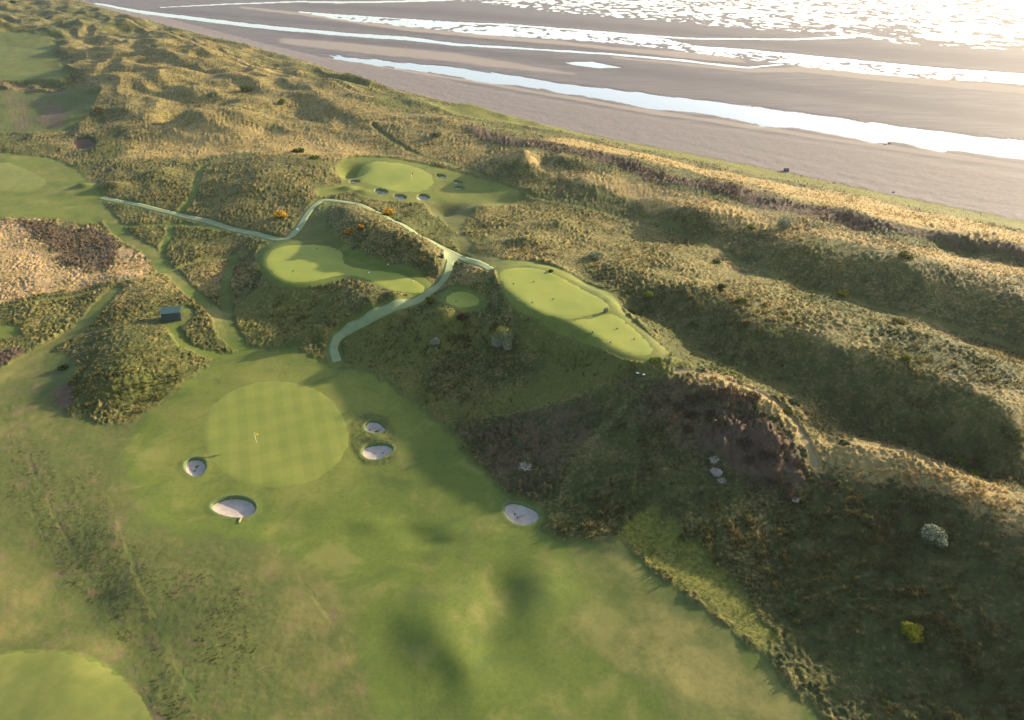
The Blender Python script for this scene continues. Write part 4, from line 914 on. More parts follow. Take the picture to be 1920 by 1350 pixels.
for poly, b, lab in zip(bunk_w, BUNKERS, BLAB):
    c = poly.mean(0)
    n = len(poly)
    root = empty('sand_bunker', (float(c[0]), float(c[1]), float(land_h(np.array([c[0]]), np.array([c[1]]))[0])))
    tag(root, lab, 'bunker', 'sand bunkers around the greens')
    rz = root.location.z
    # sand bowl, built from rings
    d = poly - c; rad = np.linalg.norm(d, axis=1).mean()
    vs, fs_ = [], []
    rings = [.0, .18, .36, .54, .70, .82, .90, .955, .985]
    zrim = base_h(poly[:, 0], poly[:, 1]).mean()
    for ri, r in enumerate(rings):
        q = c + d * r
        sdv = (1 - r) * rad
        zz = base_h(q[:, 0], q[:, 1]) - b[5] + .05 + .36 * (r ** 3) * 1.0 + (.10 * fbm(q[:, 0] / .9, q[:, 1] / .9, 2, 99) * (1 - r))
        zz = np.where(r > .97, zz + .02, zz)
        if ri == 0:
            vs.append((0, 0, float(zz.mean() - rz)))
        else:
            vs += [(float(q[i, 0] - c[0]), float(q[i, 1] - c[1]), float(zz[i] - rz)) for i in range(n)]
    for i in range(n):
        fs_.append((0, 1 + i, 1 + (i + 1) % n))
    for ri in range(1, len(rings) - 1):
        a0 = 1 + (ri - 1) * n; a1 = 1 + ri * n
        for i in range(n):
            fs_.append((a0 + i, a1 + i, a1 + (i + 1) % n, a0 + (i + 1) % n))
    mesh_obj('sand', vs, fs_, M_SAND, root, smooth=True)
    # turf lip: steep inner wall, rounded top, outer toe
    sc = 1.0 if Y is None else 1.0
    prof = [(-.34, -b[5] + .02), (-.28, -.35), (-.18, -.06), (-.06, .04), (.10, .07), (.28, .05), (.50, .01), (.62, -.15)]
    nrm = []
    for i in range(n):
        t_ = poly[(i + 1) % n] - poly[i - 1]; t_ = t_ / np.linalg.norm(t_); nn = np.array([t_[1], -t_[0]])
        if np.dot(nn, d[i]) < 0: nn = -nn
        nrm.append(nn)
    nrm = np.array(nrm); vs, fs_ = [], []
    for (ro, zo) in prof:
        q = poly + nrm * ro
        wob_ = 1 + .35 * fbm(q[:, 0] / 1.1, q[:, 1] / 1.1, 2, 101)
        zz = base_h(q[:, 0], q[:, 1]) + .12 * fbm(q[:, 0] / 13, q[:, 1] / 13, 3, 37) + (zo * wob_ if zo > 0 else zo)
        for (hc, hx, hy, ha) in hol_w:
            zz = zz + ha * np.exp(-np.clip(((q[:, 0] - hc[0]) / hx) ** 2 + ((q[:, 1] - hc[1]) / hy) ** 2, 0, 30))
        vs += [(float(q[i, 0] - c[0]), float(q[i, 1] - c[1]), float(zz[i] - rz)) for i in range(n)]
    for r in range(len(prof) - 1):
        for i in range(n):
            fs_.append((r * n + i, (r + 1) * n + i, (r + 1) * n + (i + 1) % n, r * n + (i + 1) % n))
    mesh_obj('turf_lip', vs, fs_, M_LIP, root, smooth=True)

# ------------------------------------------------------------------ tufts of dune grass
TC = bpy.data.collections.new('tuft_shapes')
def tuft(i):
    r = np.random.RandomState(100 + i); vs, fs_, tip = [], [], []
    nb = 20
    for k in range(nb):
        a = r.rand() * 6.283; rr = r.rand() * .30; bx, by = rr * math.cos(a), rr * math.sin(a)
        la = a + r.normal(0, .6); hgt = .5 + .6 * r.rand(); lean = (.12 + .45 * r.rand()) * hgt
        w_ = .022 + .022 * r.rand(); wx, wy = -math.sin(la) * w_, math.cos(la) * w_
        m1 = (bx + math.cos(la) * lean * .3, by + math.sin(la) * lean * .3, hgt * .6)
        m2 = (bx + math.cos(la) * lean, by + math.sin(la) * lean, hgt)
        n0 = len(vs)
        vs += [(bx - wx, by - wy, -.12), (bx + wx, by + wy, -.12), (m1[0] + wx * .8, m1[1] + wy * .8, m1[2]), (m1[0] - wx * .8, m1[1] - wy * .8, m1[2]), m2]
        fs_ += [(n0, n0 + 1, n0 + 2, n0 + 3), (n0 + 3, n0 + 2, n0 + 4)]; tip += [0, 0, .5, .5, 1]
    o = mesh_obj('tuft_shape', vs, fs_, M_BLADE, link=False)
    at = o.data.attributes.new('tip', 'FLOAT', 'POINT'); at.data.foreach_set('value', tip)
    TC.objects.link(o)
NT = 6
for i in range(NT): tuft(i)
def gn_instancer():
    ng = bpy.data.node_groups.new('scatter', 'GeometryNodeTree')
    ng.interface.new_socket('Geometry', in_out='INPUT', socket_type='NodeSocketGeometry'); ng.interface.new_socket('Geometry', in_out='OUTPUT', socket_type='NodeSocketGeometry')
    gi = ng.nodes.new('NodeGroupInput'); go = ng.nodes.new('NodeGroupOutput')
    ip = ng.nodes.new('GeometryNodeInstanceOnPoints'); ci = ng.nodes.new('GeometryNodeCollectionInfo')
    ci.inputs['Collection'].default_value = TC; ci.inputs['Separate Children'].default_value = True; ci.inputs['Reset Children'].default_value = True
    def named(n, t):
        a = ng.nodes.new('GeometryNodeInputNamedAttribute'); a.data_type = t; a.inputs['Name'].default_value = n
        return [o_ for o_ in a.outputs if o_.enabled and o_.name == 'Attribute'][0]
    ng.links.new(gi.outputs[0], ip.inputs['Points']); ng.links.new(ci.outputs[0], ip.inputs['Instance'])
    ip.inputs['Pick Instance'].default_value = True
    ng.links.new(named('variant', 'INT'), ip.inputs['Instance Index']); ng.links.new(named('turn', 'FLOAT_VECTOR'), ip.inputs['Rotation']); ng.links.new(named('size', 'FLOAT_VECTOR'), ip.inputs['Scale'])
    ng.links.new(ip.outputs[0], go.inputs[0])
    return ng
NG = gn_instancer()
def scatter(name, label, P, cover, size, hgt):
    n = len(P)
    me = bpy.data.meshes.new(name); me.vertices.add(n); me.vertices.foreach_set('co', P.astype(np.float32).ravel())
    def fa(k, typ, arr, key):
        a = me.attributes.new(k, typ, 'POINT'); a.data.foreach_set(key, arr.ravel())
    fa('variant', 'INT', rng.integers(0, NT, n).astype(np.int32), 'value')
    spin = rng.uniform(0, 6.283, n); tl = np.clip(rng.normal(.42, .18, n), 0, .9); da = np.arctan2(-.45, -.85) + rng.normal(0, .35, n)      # blades combed by the sea wind
    ax, ay = -np.sin(da), np.cos(da); c_, s_, C_ = np.cos(tl), np.sin(tl), 1 - np.cos(tl); cs, sn = np.cos(spin), np.sin(spin)
    T = np.empty((n, 3, 3)); T[:, 0, 0] = c_ + ax * ax * C_; T[:, 0, 1] = ax * ay * C_; T[:, 0, 2] = ay * s_; T[:, 1, 0] = ax * ay * C_; T[:, 1, 1] = c_ + ay * ay * C_; T[:, 1, 2] = -ax * s_; T[:, 2, 0] = -ay * s_; T[:, 2, 1] = ax * s_; T[:, 2, 2] = c_
    Z = np.zeros((n, 3, 3)); Z[:, 0, 0] = cs; Z[:, 0, 1] = -sn; Z[:, 1, 0] = sn; Z[:, 1, 1] = cs; Z[:, 2, 2] = 1
    Mx = T @ Z; rot = np.stack([np.arctan2(Mx[:, 2, 1], Mx[:, 2, 2]), -np.arcsin(np.clip(Mx[:, 2, 0], -1, 1)), np.arctan2(Mx[:, 1, 0], Mx[:, 0, 0])], 1).astype(np.float32)
    fa('turn', 'FLOAT_VECTOR', rot, 'vector')
    fa('size', 'FLOAT_VECTOR', np.stack([size, size, size * hgt], 1).astype(np.float32), 'vector')
    ca = np.ones((n, 4), np.float32); ca[:, 0] = rng.random(n); ca[:, 1] = cover[:, 1]; ca[:, 2] = cover[:, 2]
    cb = np.ones((n, 4), np.float32); cb[:, 0] = cover[:, 3]; cb[:, 1] = cover[:, 4]; cb[:, 2] = cover[:, 5]
    fa('cover_a', 'FLOAT_COLOR', ca, 'color'); fa('cover_b', 'FLOAT_COLOR', cb, 'color')
    me.materials.append(M_BLADE)
    o = bpy.data.objects.new(name, me); COL.objects.link(o)
    md = o.modifiers.new('scatter', 'NODES'); md.node_group = NG
    tag(o, label, kind='stuff'); return o
PX, PY = proj(X, Y, H)
inframe = (PX > -90) & (PX < 2010) & (PY > -10) & (PY < 1400) & (S < -1.0)
rgh = 1 - Z6[:, 0]
clump = .5 + .9 * fbm(X / 2.2, Y / 2.2, 2, 111)
patch = np.clip(.65 + .9 * fbm(X / 20, Y / 20, 2, 113), .12, 1.5)
prob = patch * np.where(rgh > .5, np.clip(.07 + .16 * clump, .02, .36), 0) * (rgh + .1)
prob *= 1 + .9 * (Z6[:, 3] > .6)
pick = inframe & (rng.random(len(X)) < prob)
ii = np.nonzero(pick)[0]
sp = RS[np.clip(ii // nc, 0, nr - 1)] / FPX * 1.875
jx = X[ii] + rng.uniform(-.5, .5, len(ii)) * sp; jy = Y[ii] + rng.uniform(-.5, .5, len(ii)) * sp
tall = (.24 + .32 * np.clip(clump[ii], 0, 1.2)) * np.clip(.7 + .4 * patch[ii], .6, 1.3)
sz = tall * rng.uniform(.65, 1.35, len(ii)) * (.75 + .45 * np.clip(sp / .35, .6, 3.2)) * (1 - .55 * (Z6[ii, 4] > .5))
PT = np.stack([jx, jy, H[ii] - .03], 1)
scatter('marram_grass', 'tussocky marram grass covering the dunes', PT, Z6[ii], sz, rng.uniform(.7, 1.15, len(ii)))
semi = inframe & (rgh > .15) & (rgh <= .5) & (rng.random(len(X)) < .16 * np.clip(clump, .1, 1.4))
jj = np.nonzero(semi)[0]
scatter('rough_grass', 'short uneven grass beside the fairway', np.stack([X[jj], Y[jj], H[jj] - .02], 1), Z6[jj], rng.uniform(.16, .36, len(jj)), rng.uniform(.4, .8, len(jj)))
print('tufts', len(ii), len(jj))
# ------------------------------------------------------------------ shrubs
def leaf_material(name, a, b_, flower=None, ff=.5):
    m, nt, b = new_mat(name); nt.nodes.remove(b); out = nt.nodes['Material Output']
    p = wpos(nt)
    at = nd(nt, 'ShaderNodeAttribute', attribute_name='rnd').outputs['Fac']
    c = mixc(nt, at, a, b_)
    d = nd(nt, 'ShaderNodeBsdfDiffuse'); t = nd(nt, 'ShaderNodeBsdfTranslucent'); mx = nd(nt, 'ShaderNodeMixShader'); mx.inputs[0].default_value = .3
    lk(nt, c, d.inputs[0]); lk(nt, c, t.inputs[0]); lk(nt, d.outputs[0], mx.inputs[1]); lk(nt, t.outputs[0], mx.inputs[2]); lk(nt, mx.outputs[0], out.inputs[0])
    return m
LM = dict(
 dark=leaf_material('dark_leaves', (.018, .030, .012), (.045, .065, .022)),
 green=leaf_material('green_leaves', (.040, .065, .018), (.085, .12, .030)),
 yellow=leaf_material('yellow_green_leaves', (.08, .10, .012), (.24, .23, .03)),
 grey=leaf_material('grey_green_leaves', (.050, .075, .045), (.14, .17, .11)),
 white=leaf_material('white_blossom', (.15, .18, .11), (.36, .37, .27)),
 gold=leaf_material('golden_blossom', (.50, .24, .01), (.75, .42, .02)),
 brown=leaf_material('dry_leaves', (.040, .030, .020), (.095, .068, .046)),
)
M_BARK = simple('bark', (.10, .08, .065), .9)
M_PALEWOOD = simple('pale_bare_wood', (.34, .30, .27), .85)
def leaves(name, mat, r, n, parent, rx, ry, rz, size, z0=.35, shell=.55, top=-1.0, lobes=None):
    vs, fs_, rn = [], [], []
    lb = lobes
    k = 0
    while k < n:
        L = lb[r.randint(len(lb))]
        d = r.normal(size=3); d /= np.linalg.norm(d)
        if d[2] < top: continue
        rad = L[3] * (shell + (1 - shell) * r.rand() ** .5)
        c = np.array([L[0] * rx + d[0] * rad * rx, L[1] * ry + d[1] * rad * ry, z0 * rz + L[2] * rz + d[2] * rad * rz])
        if c[2] < .02: continue
        a = r.normal(size=3); a /= np.linalg.norm(a); b = np.cross(a, d + r.normal(size=3) * .5); b /= (np.linalg.norm(b) + 1e-6)
        s = size * (.6 + .8 * r.rand()); n0 = len(vs)
        vs += [c - a * s, c + b * s * .55, c + a * s, c - b * s * .55]; fs_.append((n0, n0 + 1, n0 + 2, n0 + 3)); rn += [r.rand()] * 4; k += 1
    o = mesh_obj(name, vs, fs_, mat, parent)
    at = o.data.attributes.new('rnd', 'FLOAT', 'POINT'); at.data.foreach_set('value', rn)
    return o
def stems(r, parent, rx, ry, h, n=7, mat=None, w=.035, name='stems'):
    vs, fs_ = [], []
    def tube(p, q, r0, r1):
        p = np.array(p); q = np.array(q); d = q - p; d = d / (np.linalg.norm(d) + 1e-9)
        u = np.cross(d, [0.3, .2, 1]); u /= np.linalg.norm(u) + 1e-9; v = np.cross(d, u); n0 = len(vs)
        for e, rr in ((p, r0), (q, r1)):
            for k in range(4):
                a = k * math.pi / 2; vs.append(e + (u * math.cos(a) + v * math.sin(a)) * rr)
        for k in range(4): fs_.append((n0 + k, n0 + (k + 1) % 4, n0 + 4 + (k + 1) % 4, n0 + 4 + k))
    def grow(p, d, L, rad, dep):
        q = np.array(p) + np.array(d) * L
        tube(p, q, rad, rad * .65)
        if dep > 0:
            for _ in range(3):
                d2 = np.array(d) + r.normal(size=3) * .55; d2[2] = abs(d2[2]) * .8 + .08; d2 /= np.linalg.norm(d2)
                grow(q, d2, L * .68, rad * .6, dep - 1)
    for k in range(n):
        a = k * 6.283 / n + r.rand(); d = np.array([math.cos(a) * rx * .5, math.sin(a) * ry * .5, h * .5]); d /= np.linalg.norm(d)
        grow((0, 0, -.1), d, h * .42, w, 2)
    return mesh_obj(name, vs, fs_, mat or M_BARK, parent)
def shrub(name, label, px, py, wpx, hfac=.75, leaf='green', flower=None, fn=.4, nleaf=700, group=None, cat='bush', seed=1, deep=1.0, topflower=-.1, lsize=.13):
    x, y, z = G(px, py + wpx * .18)
    x, y, z = float(x), float(y), float(z)
    depth = y * ct - (z - CAM_H) * st
    rx = wpx / 2 * depth / FPX; ry = rx * deep; h = rx * 2 * hfac
    r = np.random.RandomState(seed)
    root = empty(name, (x, y, z - .05), r.rand() * 6)
    if deep != 1.0: root.rotation_euler = (0, 0, 0)
    tag(root, label, cat, group)
    lob = [(0, 0, .15, .62)]
    for k in range(7):
        a = r.rand() * 6.283; q = .3 + .35 * r.rand(); lob.append((q * math.cos(a), q * math.sin(a), r.uniform(-.12, .25), r.uniform(.28, .45)))
    s = lsize * max(1.0, depth / 150)
    leaves('foliage', LM[leaf], r, nleaf, root, rx, ry, h * .62, s, lobes=lob, shell=.6)
    if flower:
        leaves('blossom_or_lit_top', LM[flower], r, int(nleaf * fn), root, rx * 1.04, ry * 1.04, h * .65, s * .8, lobes=lob, shell=.85, top=topflower)  # flowers; on the ridge tee bush, yellow leaves painting a sunlit top
    stems(r, root, rx, ry, h * .6, 5)
    return root
GB = 'shrubs scattered over the dunes'
SH = [
 # name, label, px, py, width px, kwargs
 ('hawthorn_bush', 'large rounded white flowering bush on the shaded dune face at far right', 1747, 1003, 64, dict(leaf='grey', flower='white', fn=.30, nleaf=2600, seed=3, topflower=.1, lsize=.13)),
 ('hawthorn_bush', 'big grey green bush with yellow top leaves standing in for sunlight below the ridge tee', 945, 642, 54, dict(leaf='white', flower='yellow', fn=.5, nleaf=2600, seed=5, topflower=.45, hfac=1.15, lsize=.15)),  # pale leaves lift the shaded bush, yellow top paints in the sun
 ('hawthorn_bush', 'small pale flowering bush left of the yellow topped bush', 817, 640, 24, dict(leaf='white', flower='white', fn=.4, nleaf=900, seed=7)),
 ('gorse_bush', 'low yellow green gorse bush alone on the dark slope at lower right', 1708, 1178, 50, dict(leaf='yellow', nleaf=2200, seed=9, hfac=.6, lsize=.11)),
 ('gorse_bush', 'bright orange flowering gorse above the left bend of the path', 525, 402, 30, dict(leaf='green', flower='gold', fn=1.3, nleaf=700, seed=11, hfac=.6)),
 ('gorse_bush', 'orange flowering gorse beside the path below the distant green', 727, 398, 28, dict(leaf='green', flower='gold', fn=.9, nleaf=700, seed=13, hfac=.6)),
 ('gorse_bush', 'dull orange gorse on the left flank of the hump', 655, 432, 28, dict(leaf='brown', flower='gold', fn=.35, nleaf=800, seed=15, hfac=.5)),
 ('gorse_bush', 'dull orange gorse higher on the hump, nearest its crest', 676, 424, 20, dict(leaf='brown', flower='gold', fn=.3, nleaf=600, seed=17, hfac=.5)),
 ('willow_bush', 'silvery rounded bush on the long ridge toward the beach', 1468, 419, 44, dict(leaf='grey', flower='white', fn=.2, nleaf=1300, seed=19)),
 ('willow_bush', 'silvery low bush on the plateau right of the ridge tee', 1115, 477, 38, dict(leaf='grey', flower='white', fn=.25, nleaf=1000, seed=21, hfac=.5)),
 ('green_bush', 'light green bush on the dark bank right of the ridge tee', 1215, 553, 26, dict(leaf='green', flower='yellow', fn=.5, nleaf=900, seed=23)),
 ('green_bush', 'pale green leafy bush on the shaded crest, middle right', 1449, 628, 38, dict(leaf='grey', flower='yellow', fn=.3, nleaf=1200, seed=25)),
 ('green_bush', 'dark green low bush on the sunny plateau, middle right', 1352, 537, 28, dict(leaf='dark', nleaf=900, seed=27, hfac=.5)),
 ('gorse_bush', 'flat yellowish gorse at the edge of the shaded track', 1583, 547, 30, dict(leaf='yellow', flower='gold', fn=.1, nleaf=900, seed=29, hfac=.4)),
 ('green_bush', 'dark bush on the sunlit slope near the right edge', 1700, 476, 36, dict(leaf='dark', flower='yellow', fn=.3, nleaf=900, seed=31, hfac=.4)),
 ('green_bush', 'round green bush on the lit crest of the long ridge', 1700, 672, 24, dict(leaf='green', flower='yellow', fn=.4, nleaf=900, seed=33)),
 ('green_bush', 'brownish tall bush near the lit hollow at right', 1685, 603, 30, dict(leaf='brown', flower='yellow', fn=.3, nleaf=900, seed=35)),
 ('green_bush', 'dark round bush on the sandy crest of the big dune', 1487, 754, 28, dict(leaf='dark', flower='grey', fn=.3, nleaf=1100, seed=37)),
 ('green_bush', 'small yellow green bush just below the dark crest bush', 1476, 772, 17, dict(leaf='green', flower='yellow', fn=.5, nleaf=600, seed=39)),
 ('green_bush', 'low dark bush on the crest right of the gully', 1583, 828, 26, dict(leaf='dark', flower='grey', fn=.2, nleaf=700, seed=41, hfac=.45)),
 ('gorse_bush', 'straggling yellow green gorse on the crest at far right', 1800, 862, 30, dict(leaf='yellow', nleaf=800, seed=43, hfac=.4)),
 ('gorse_bush', 'second straggling gorse lower along the crest at far right', 1830, 885, 32, dict(leaf='yellow', nleaf=800, seed=45, hfac=.4)),
 ('green_bush', 'small green bush on the plateau left of the shaded track', 1343, 489, 18, dict(leaf='green', nleaf=600, seed=47)),
 ('green_bush', 'pale green bush at the left end of the sunny plateau crest', 1390, 562, 26, dict(leaf='green', flower='yellow', fn=.3, nleaf=700, seed=49, hfac=.5)),
 ('green_bush', 'small bush on the ridge beside the beach slope', 1408, 426, 18, dict(leaf='green', flower='yellow', fn=.5, nleaf=500, seed=51)),
 ('green_bush', 'yellow green bush at the edge of the tee slope', 1185, 583, 20, dict(leaf='green', flower='yellow', fn=.6, nleaf=700, seed=53, hfac=.5)),
 ('green_bush', 'tiny pair of dark bushes at the top edge of the ridge tee', 1033, 507, 12, dict(leaf='dark', nleaf=400, seed=55, hfac=.6)),
 ('green_bush', 'dark bush on the pointed mound among the far dunes', 462, 168, 26, dict(leaf='dark', flower='green', fn=.3, nleaf=500, seed=57, hfac=.8)),
 ('willow_bush', 'grey bush left of the pointed far mound', 400, 176, 24, dict(leaf='grey', nleaf=500, seed=59, hfac=.6)),
 ('green_bush', 'round green bush in the hollow of the far dunes', 528, 191, 20, dict(leaf='green', nleaf=500, seed=61)),
 ('willow_bush', 'grey round bush near the far dune crest', 292, 86, 18, dict(leaf='grey', nleaf=400, seed=63)),
 ('brown_bush', 'dark brown bush beside the far left field', 187, 205, 30, dict(leaf='brown', nleaf=600, seed=65, hfac=.5)),
 ('willow_bush', 'grey green bush on the slope above the distant green', 820, 251, 26, dict(leaf='grey', flower='yellow', fn=.2, nleaf=600, seed=67, hfac=.6)),
 ('green_bush', 'line of dark bushes behind the distant green, left one', 560, 281, 28, dict(leaf='dark', flower='green', fn=.5, nleaf=600, seed=69, hfac=.5)),
 ('green_bush', 'line of dark bushes behind the distant green, right one', 590, 294, 24, dict(leaf='green', nleaf=500, seed=71, hfac=.5)),
 ('green_bush', 'small round bush at the top left corner of the far dunes', 26, 4, 14, dict(leaf='dark', nleaf=300, seed=73)),
 ('green_bush', 'green bush on the track side below the tee at its lower tip', 1232, 672, 30, dict(leaf='green', flower='yellow', fn=.3, nleaf=1100, seed=75, hfac=.35)),
 ('brown_bush', 'dark brown scrub right of the small round tee', 870, 592, 34, dict(leaf='brown', nleaf=1300, seed=77, hfac=.5)),
 ('green_bush', 'leafy bush at the left end of the hump by the small tee', 806, 562, 24, dict(leaf='green', flower='yellow', fn=.4, nleaf=900, seed=79, hfac=.6)),
 ('green_bush', 'large dark bush in the shaded gully near the right edge', 1890, 810, 46, dict(leaf='dark', flower='green', fn=.3, nleaf=1400, seed=81, hfac=.6)),
 ('green_bush', 'grey leafed bush below the lit ridge at the right edge', 1812, 735, 20, dict(leaf='grey', nleaf=600, seed=83, hfac=.6)),
 ('green_bush', 'dark bush at the left foot of the tussocky hill', 118, 688, 26, dict(leaf='dark', nleaf=900, seed=85, hfac=.6)),
]
for nm, lab, px, py, w_, kw in SH:
    shrub(nm, lab, px, py, w_, group=GB, **kw)
# dark brown scrub on the big dune: low mats one can count
SCR = [(1300, 742, 46), (1335, 735, 34), (1375, 730, 50), (1410, 738, 40), (1272, 758, 30), (1300, 775, 36), (1330, 770, 30), (1395, 825, 40), (1430, 815, 46), (1465, 835, 44), (1490, 862, 36), (1440, 850, 40), (1400, 860, 36), (1450, 895, 40), (1360, 755, 30), (1480, 925, 34), (1560, 905, 36), (1290, 800, 28), (1350, 790, 26)]
WHERE = ['second from the left in the top row', 'in the top row, right of the notch', 'just under the sandy crest path', 'at the upper right, below the crest bend', 'topmost at the left end',
         'in the second row from the top, left of the hollow', 'in the second row from the top, beside the hollow', 'at the left of the dark lower cluster', 'in the middle of the dark lower cluster',
         'right under the steep sandy edge', 'at the foot of the sandy gully', 'lowest in the middle of the cluster', 'at the lower left of the cluster', 'lowest of all, straight below the cluster',
         'small one in the grassy hollow', 'near the small flat pale stone', 'right of the gully, below the lit crest', 'small one on the left flank', 'small one between the hollow and the dark cluster']
for k, (px, py, w_) in enumerate(SCR):
    shrub('heather_mat', 'dark brown dune scrub, ' + WHERE[k], px, py, w_, hfac=.32, leaf='brown', flower=('grey' if k % 4 == 0 else None), fn=.12, nleaf=900, seed=200 + k, group='brown scrub patches on the big dune', lsize=.12)
# bare pale shrubs
for k, (px, py, w_, lab) in enumerate([(985, 876, 34, 'bare pinkish grey shrub on the brown bank above the lone bunker'), (1338, 862, 26, 'spiky white shrub standing above the pale boulder'), (1352, 900, 22, 'pale yellowish spiky plant hanging below the boulder')]):
    x, y, z = [float(v) for v in G(px, py + 5)]
    depth = y * ct - (z - CAM_H) * st; rx = w_ / 2 * depth / FPX
    root = empty('bare_shrub', (x, y, z)); tag(root, lab, 'shrub')
    stems(np.random.RandomState(300 + k), root, rx, rx, rx * 1.15, 9, M_PALEWOOD, .05, 'branches')
    tag(leaves('twig_tips', LM['white'] if k else LM['grey'], np.random.RandomState(310 + k), 260, root, rx, rx, rx * .9, .06, lobes=[(0, 0, .2, .85), (.3, .2, .2, .5), (-.3, -.2, .2, .5)], shell=.5), kind='stuff')

# ------------------------------------------------------------------ small built things
def box(vs, fs_, c, s, rz=0, taper=1.0):
    n0 = len(vs)
    for dz in (-1, 1):
        for dx, dy in ((-1, -1), (1, -1), (1, 1), (-1, 1)):
            k = taper if dz > 0 else 1.0
            x, y = dx * s[0] / 2 * k, dy * s[1] / 2 * k
            vs.append((c[0] + x * math.cos(rz) - y * math.sin(rz), c[1] + x * math.sin(rz) + y * math.cos(rz), c[2] + dz * s[2] / 2))
    fs_ += [(n0, n0 + 3, n0 + 2, n0 + 1), (n0 + 4, n0 + 5, n0 + 6, n0 + 7)] + [(n0 + a, n0 + b, n0 + b + 4, n0 + a + 4) for a, b in ((0, 1), (1, 2), (2, 3), (3, 0))]
def tube(vs, fs_, p, q, r0, r1=None, n=8):
    r1 = r0 if r1 is None else r1
    p = Vector(p); q = Vector(q); d = (q - p).normalized(); u = d.orthogonal().normalized(); v = d.cross(u); n0 = len(vs)
    for e, rr in ((p, r0), (q, r1)):
        for k in range(n):
            a = k * 2 * math.pi / n; vs.append(tuple(e + u * math.cos(a) * rr + v * math.sin(a) * rr))
    fs_ += [(n0 + k, n0 + (k + 1) % n, n0 + n + (k + 1) % n, n0 + n + k) for k in range(n)]
    fs_ += [tuple(n0 + k for k in reversed(range(n))), tuple(n0 + n + k for k in range(n))]
def part(name, fn, mat, parent, smooth=False, bev=0.0):
    vs, fs_ = [], []; fn(vs, fs_)
    o = mesh_obj(name, vs, fs_, mat, parent, smooth)
    if bev:
        b = o.modifiers.new('bevel', 'BEVEL'); b.width = bev; b.segments = 2
    return o
M_TEAL = simple('painted_teal_roof', (.02, .05, .045), .6); M_DGREEN = simple('dark_green_boards', (.030, .048, .042), .6)
M_INNER = simple('dark_boards_inside', (.05, .045, .055), .8); M_WHITEP = simple('white_paint', (.80, .80, .76), .4, var=.04)
M_YEL = simple('yellow_flag_cloth', (.85, .62, .02), .7, var=.05); M_RED = simple('red_flag_cloth', (.55, .05, .03), .7, var=.05)
M_BLACK = simple('black_plastic', (.02, .02, .022), .4); M_DWOOD = simple('dark_wood', (.07, .045, .035), .75)
M_WOOD = simple('weathered_wood', (.38, .31, .22), .8); M_STONE = simple('pale_stone', (.15, .13, .11), .9); M_CONC = simple('dark_concrete', (.11, .10, .10), .9); M_HOLE = simple('cup_plastic', (.75, .75, .72), .5)

# shelter
x, y, z = [float(v) for v in G(325, 598)]
root = empty('golf_shelter', (x, y, z - .05), R(13)); tag(root, 'dark green timber shelter with a teal sloping roof, open at one end', 'shelter')
Lx, Ly, Hh = 4.1, 2.3, 2.15
for i in range(10): part('board', lambda v, f: box(v, f, (-Lx / 2 + .2 + i * .41, -Ly / 2, Hh / 2 - .1), (.39, .06 + .015 * (i % 2), Hh)), M_DGREEN, root)
for i in range(9): part('board', lambda v, f: box(v, f, (-Lx / 2 + .2 + i * .41, Ly / 2, Hh / 2 + .1), (.39, .06, Hh + .4)), M_DGREEN, root)
for i in range(5): part('board', lambda v, f: box(v, f, (-Lx / 2 + .03, -Ly / 2 + .26 + i * .45, Hh / 2), (.06, .42, Hh + .1)), M_DGREEN, root)
part('partition', lambda v, f: box(v, f, (Lx / 2 - 1.25, .1, Hh / 2), (.06, Ly - .35, Hh - .1)), M_INNER, root)
part('floor', lambda v, f: box(v, f, (0, 0, .05), (Lx - .1, Ly - .1, .1)), M_INNER, root)
def _roof(v, f):
    a = Lx / 2 + .18; b = Ly / 2 + .22; z0, z1 = Hh + .02, Hh + .42
    n0 = len(v); v += [(-a, -b, z0), (a, -b, z0), (a, b, z1), (-a, b, z1), (-a, -b, z0 + .09), (a, -b, z0 + .09), (a, b, z1 + .09), (-a, b, z1 + .09)]
    f += [(3, 2, 1, 0), (4, 5, 6, 7), (0, 1, 5, 4), (1, 2, 6, 5), (2, 3, 7, 6), (3, 0, 4, 7)]
part('roof', _roof, M_TEAL, root)
for i, yy in enumerate((-Ly / 2 + .06, Ly / 2 - .06)):
    part('corner_post', lambda v, f, yy=yy: box(v, f, (Lx / 2 - .06, yy, Hh / 2), (.10, .10, Hh)), M_DWOOD, root)
part('bench', lambda v, f: (box(v, f, (Lx / 2 - .95, .1, .45), (.4, Ly - .5, .05)), box(v, f, (Lx / 2 - .95, -.6, .25), (.3, .06, .4)), box(v, f, (Lx / 2 - .95, .7, .25), (.3, .06, .4))), M_WOOD, root)

# flags
def flag(px, py, mat, label, hgt=2.2, wav=1.0, sx=1.0):
    x, y, z = [float(v) for v in G(px, py)]
    root = empty('flagstick', (x, y, z + .04)); tag(root, label, 'golf flag')
    part('pole', lambda v, f: tube(v, f, (0, 0, 0), (0, 0, hgt), .028 * sx, .022 * sx), M_WHITEP, root, True)
    vs, fs_ = [], []; nx, nz = 8, 5
    for j in range(nz):
        for i in range(nx):
            t = i / (nx - 1); vs.append((t * .62 * wav, .07 * math.sin(t * 6) * t, hgt - .03 - j / (nz - 1) * .45 - .18 * t * t))
    fs_ = [(j * nx + i, j * nx + i + 1, (j + 1) * nx + i + 1, (j + 1) * nx + i) for j in range(nz - 1) for i in range(nx - 1)]
    o = mesh_obj('flag_cloth', vs, fs_, mat, root, True); sm = o.modifiers.new('thick', 'SOLIDIFY'); sm.thickness = .012
    part('cup', lambda v, f: tube(v, f, (0, 0, -.1), (0, 0, .012), .075, n=14), M_HOLE, root)
    return root
flag(481, 829, M_YEL, 'yellow flag on its pole in the middle of the striped green')
flag(772, 336, M_RED, 'dark red flag on its pole on the distant green', sx=1.6)

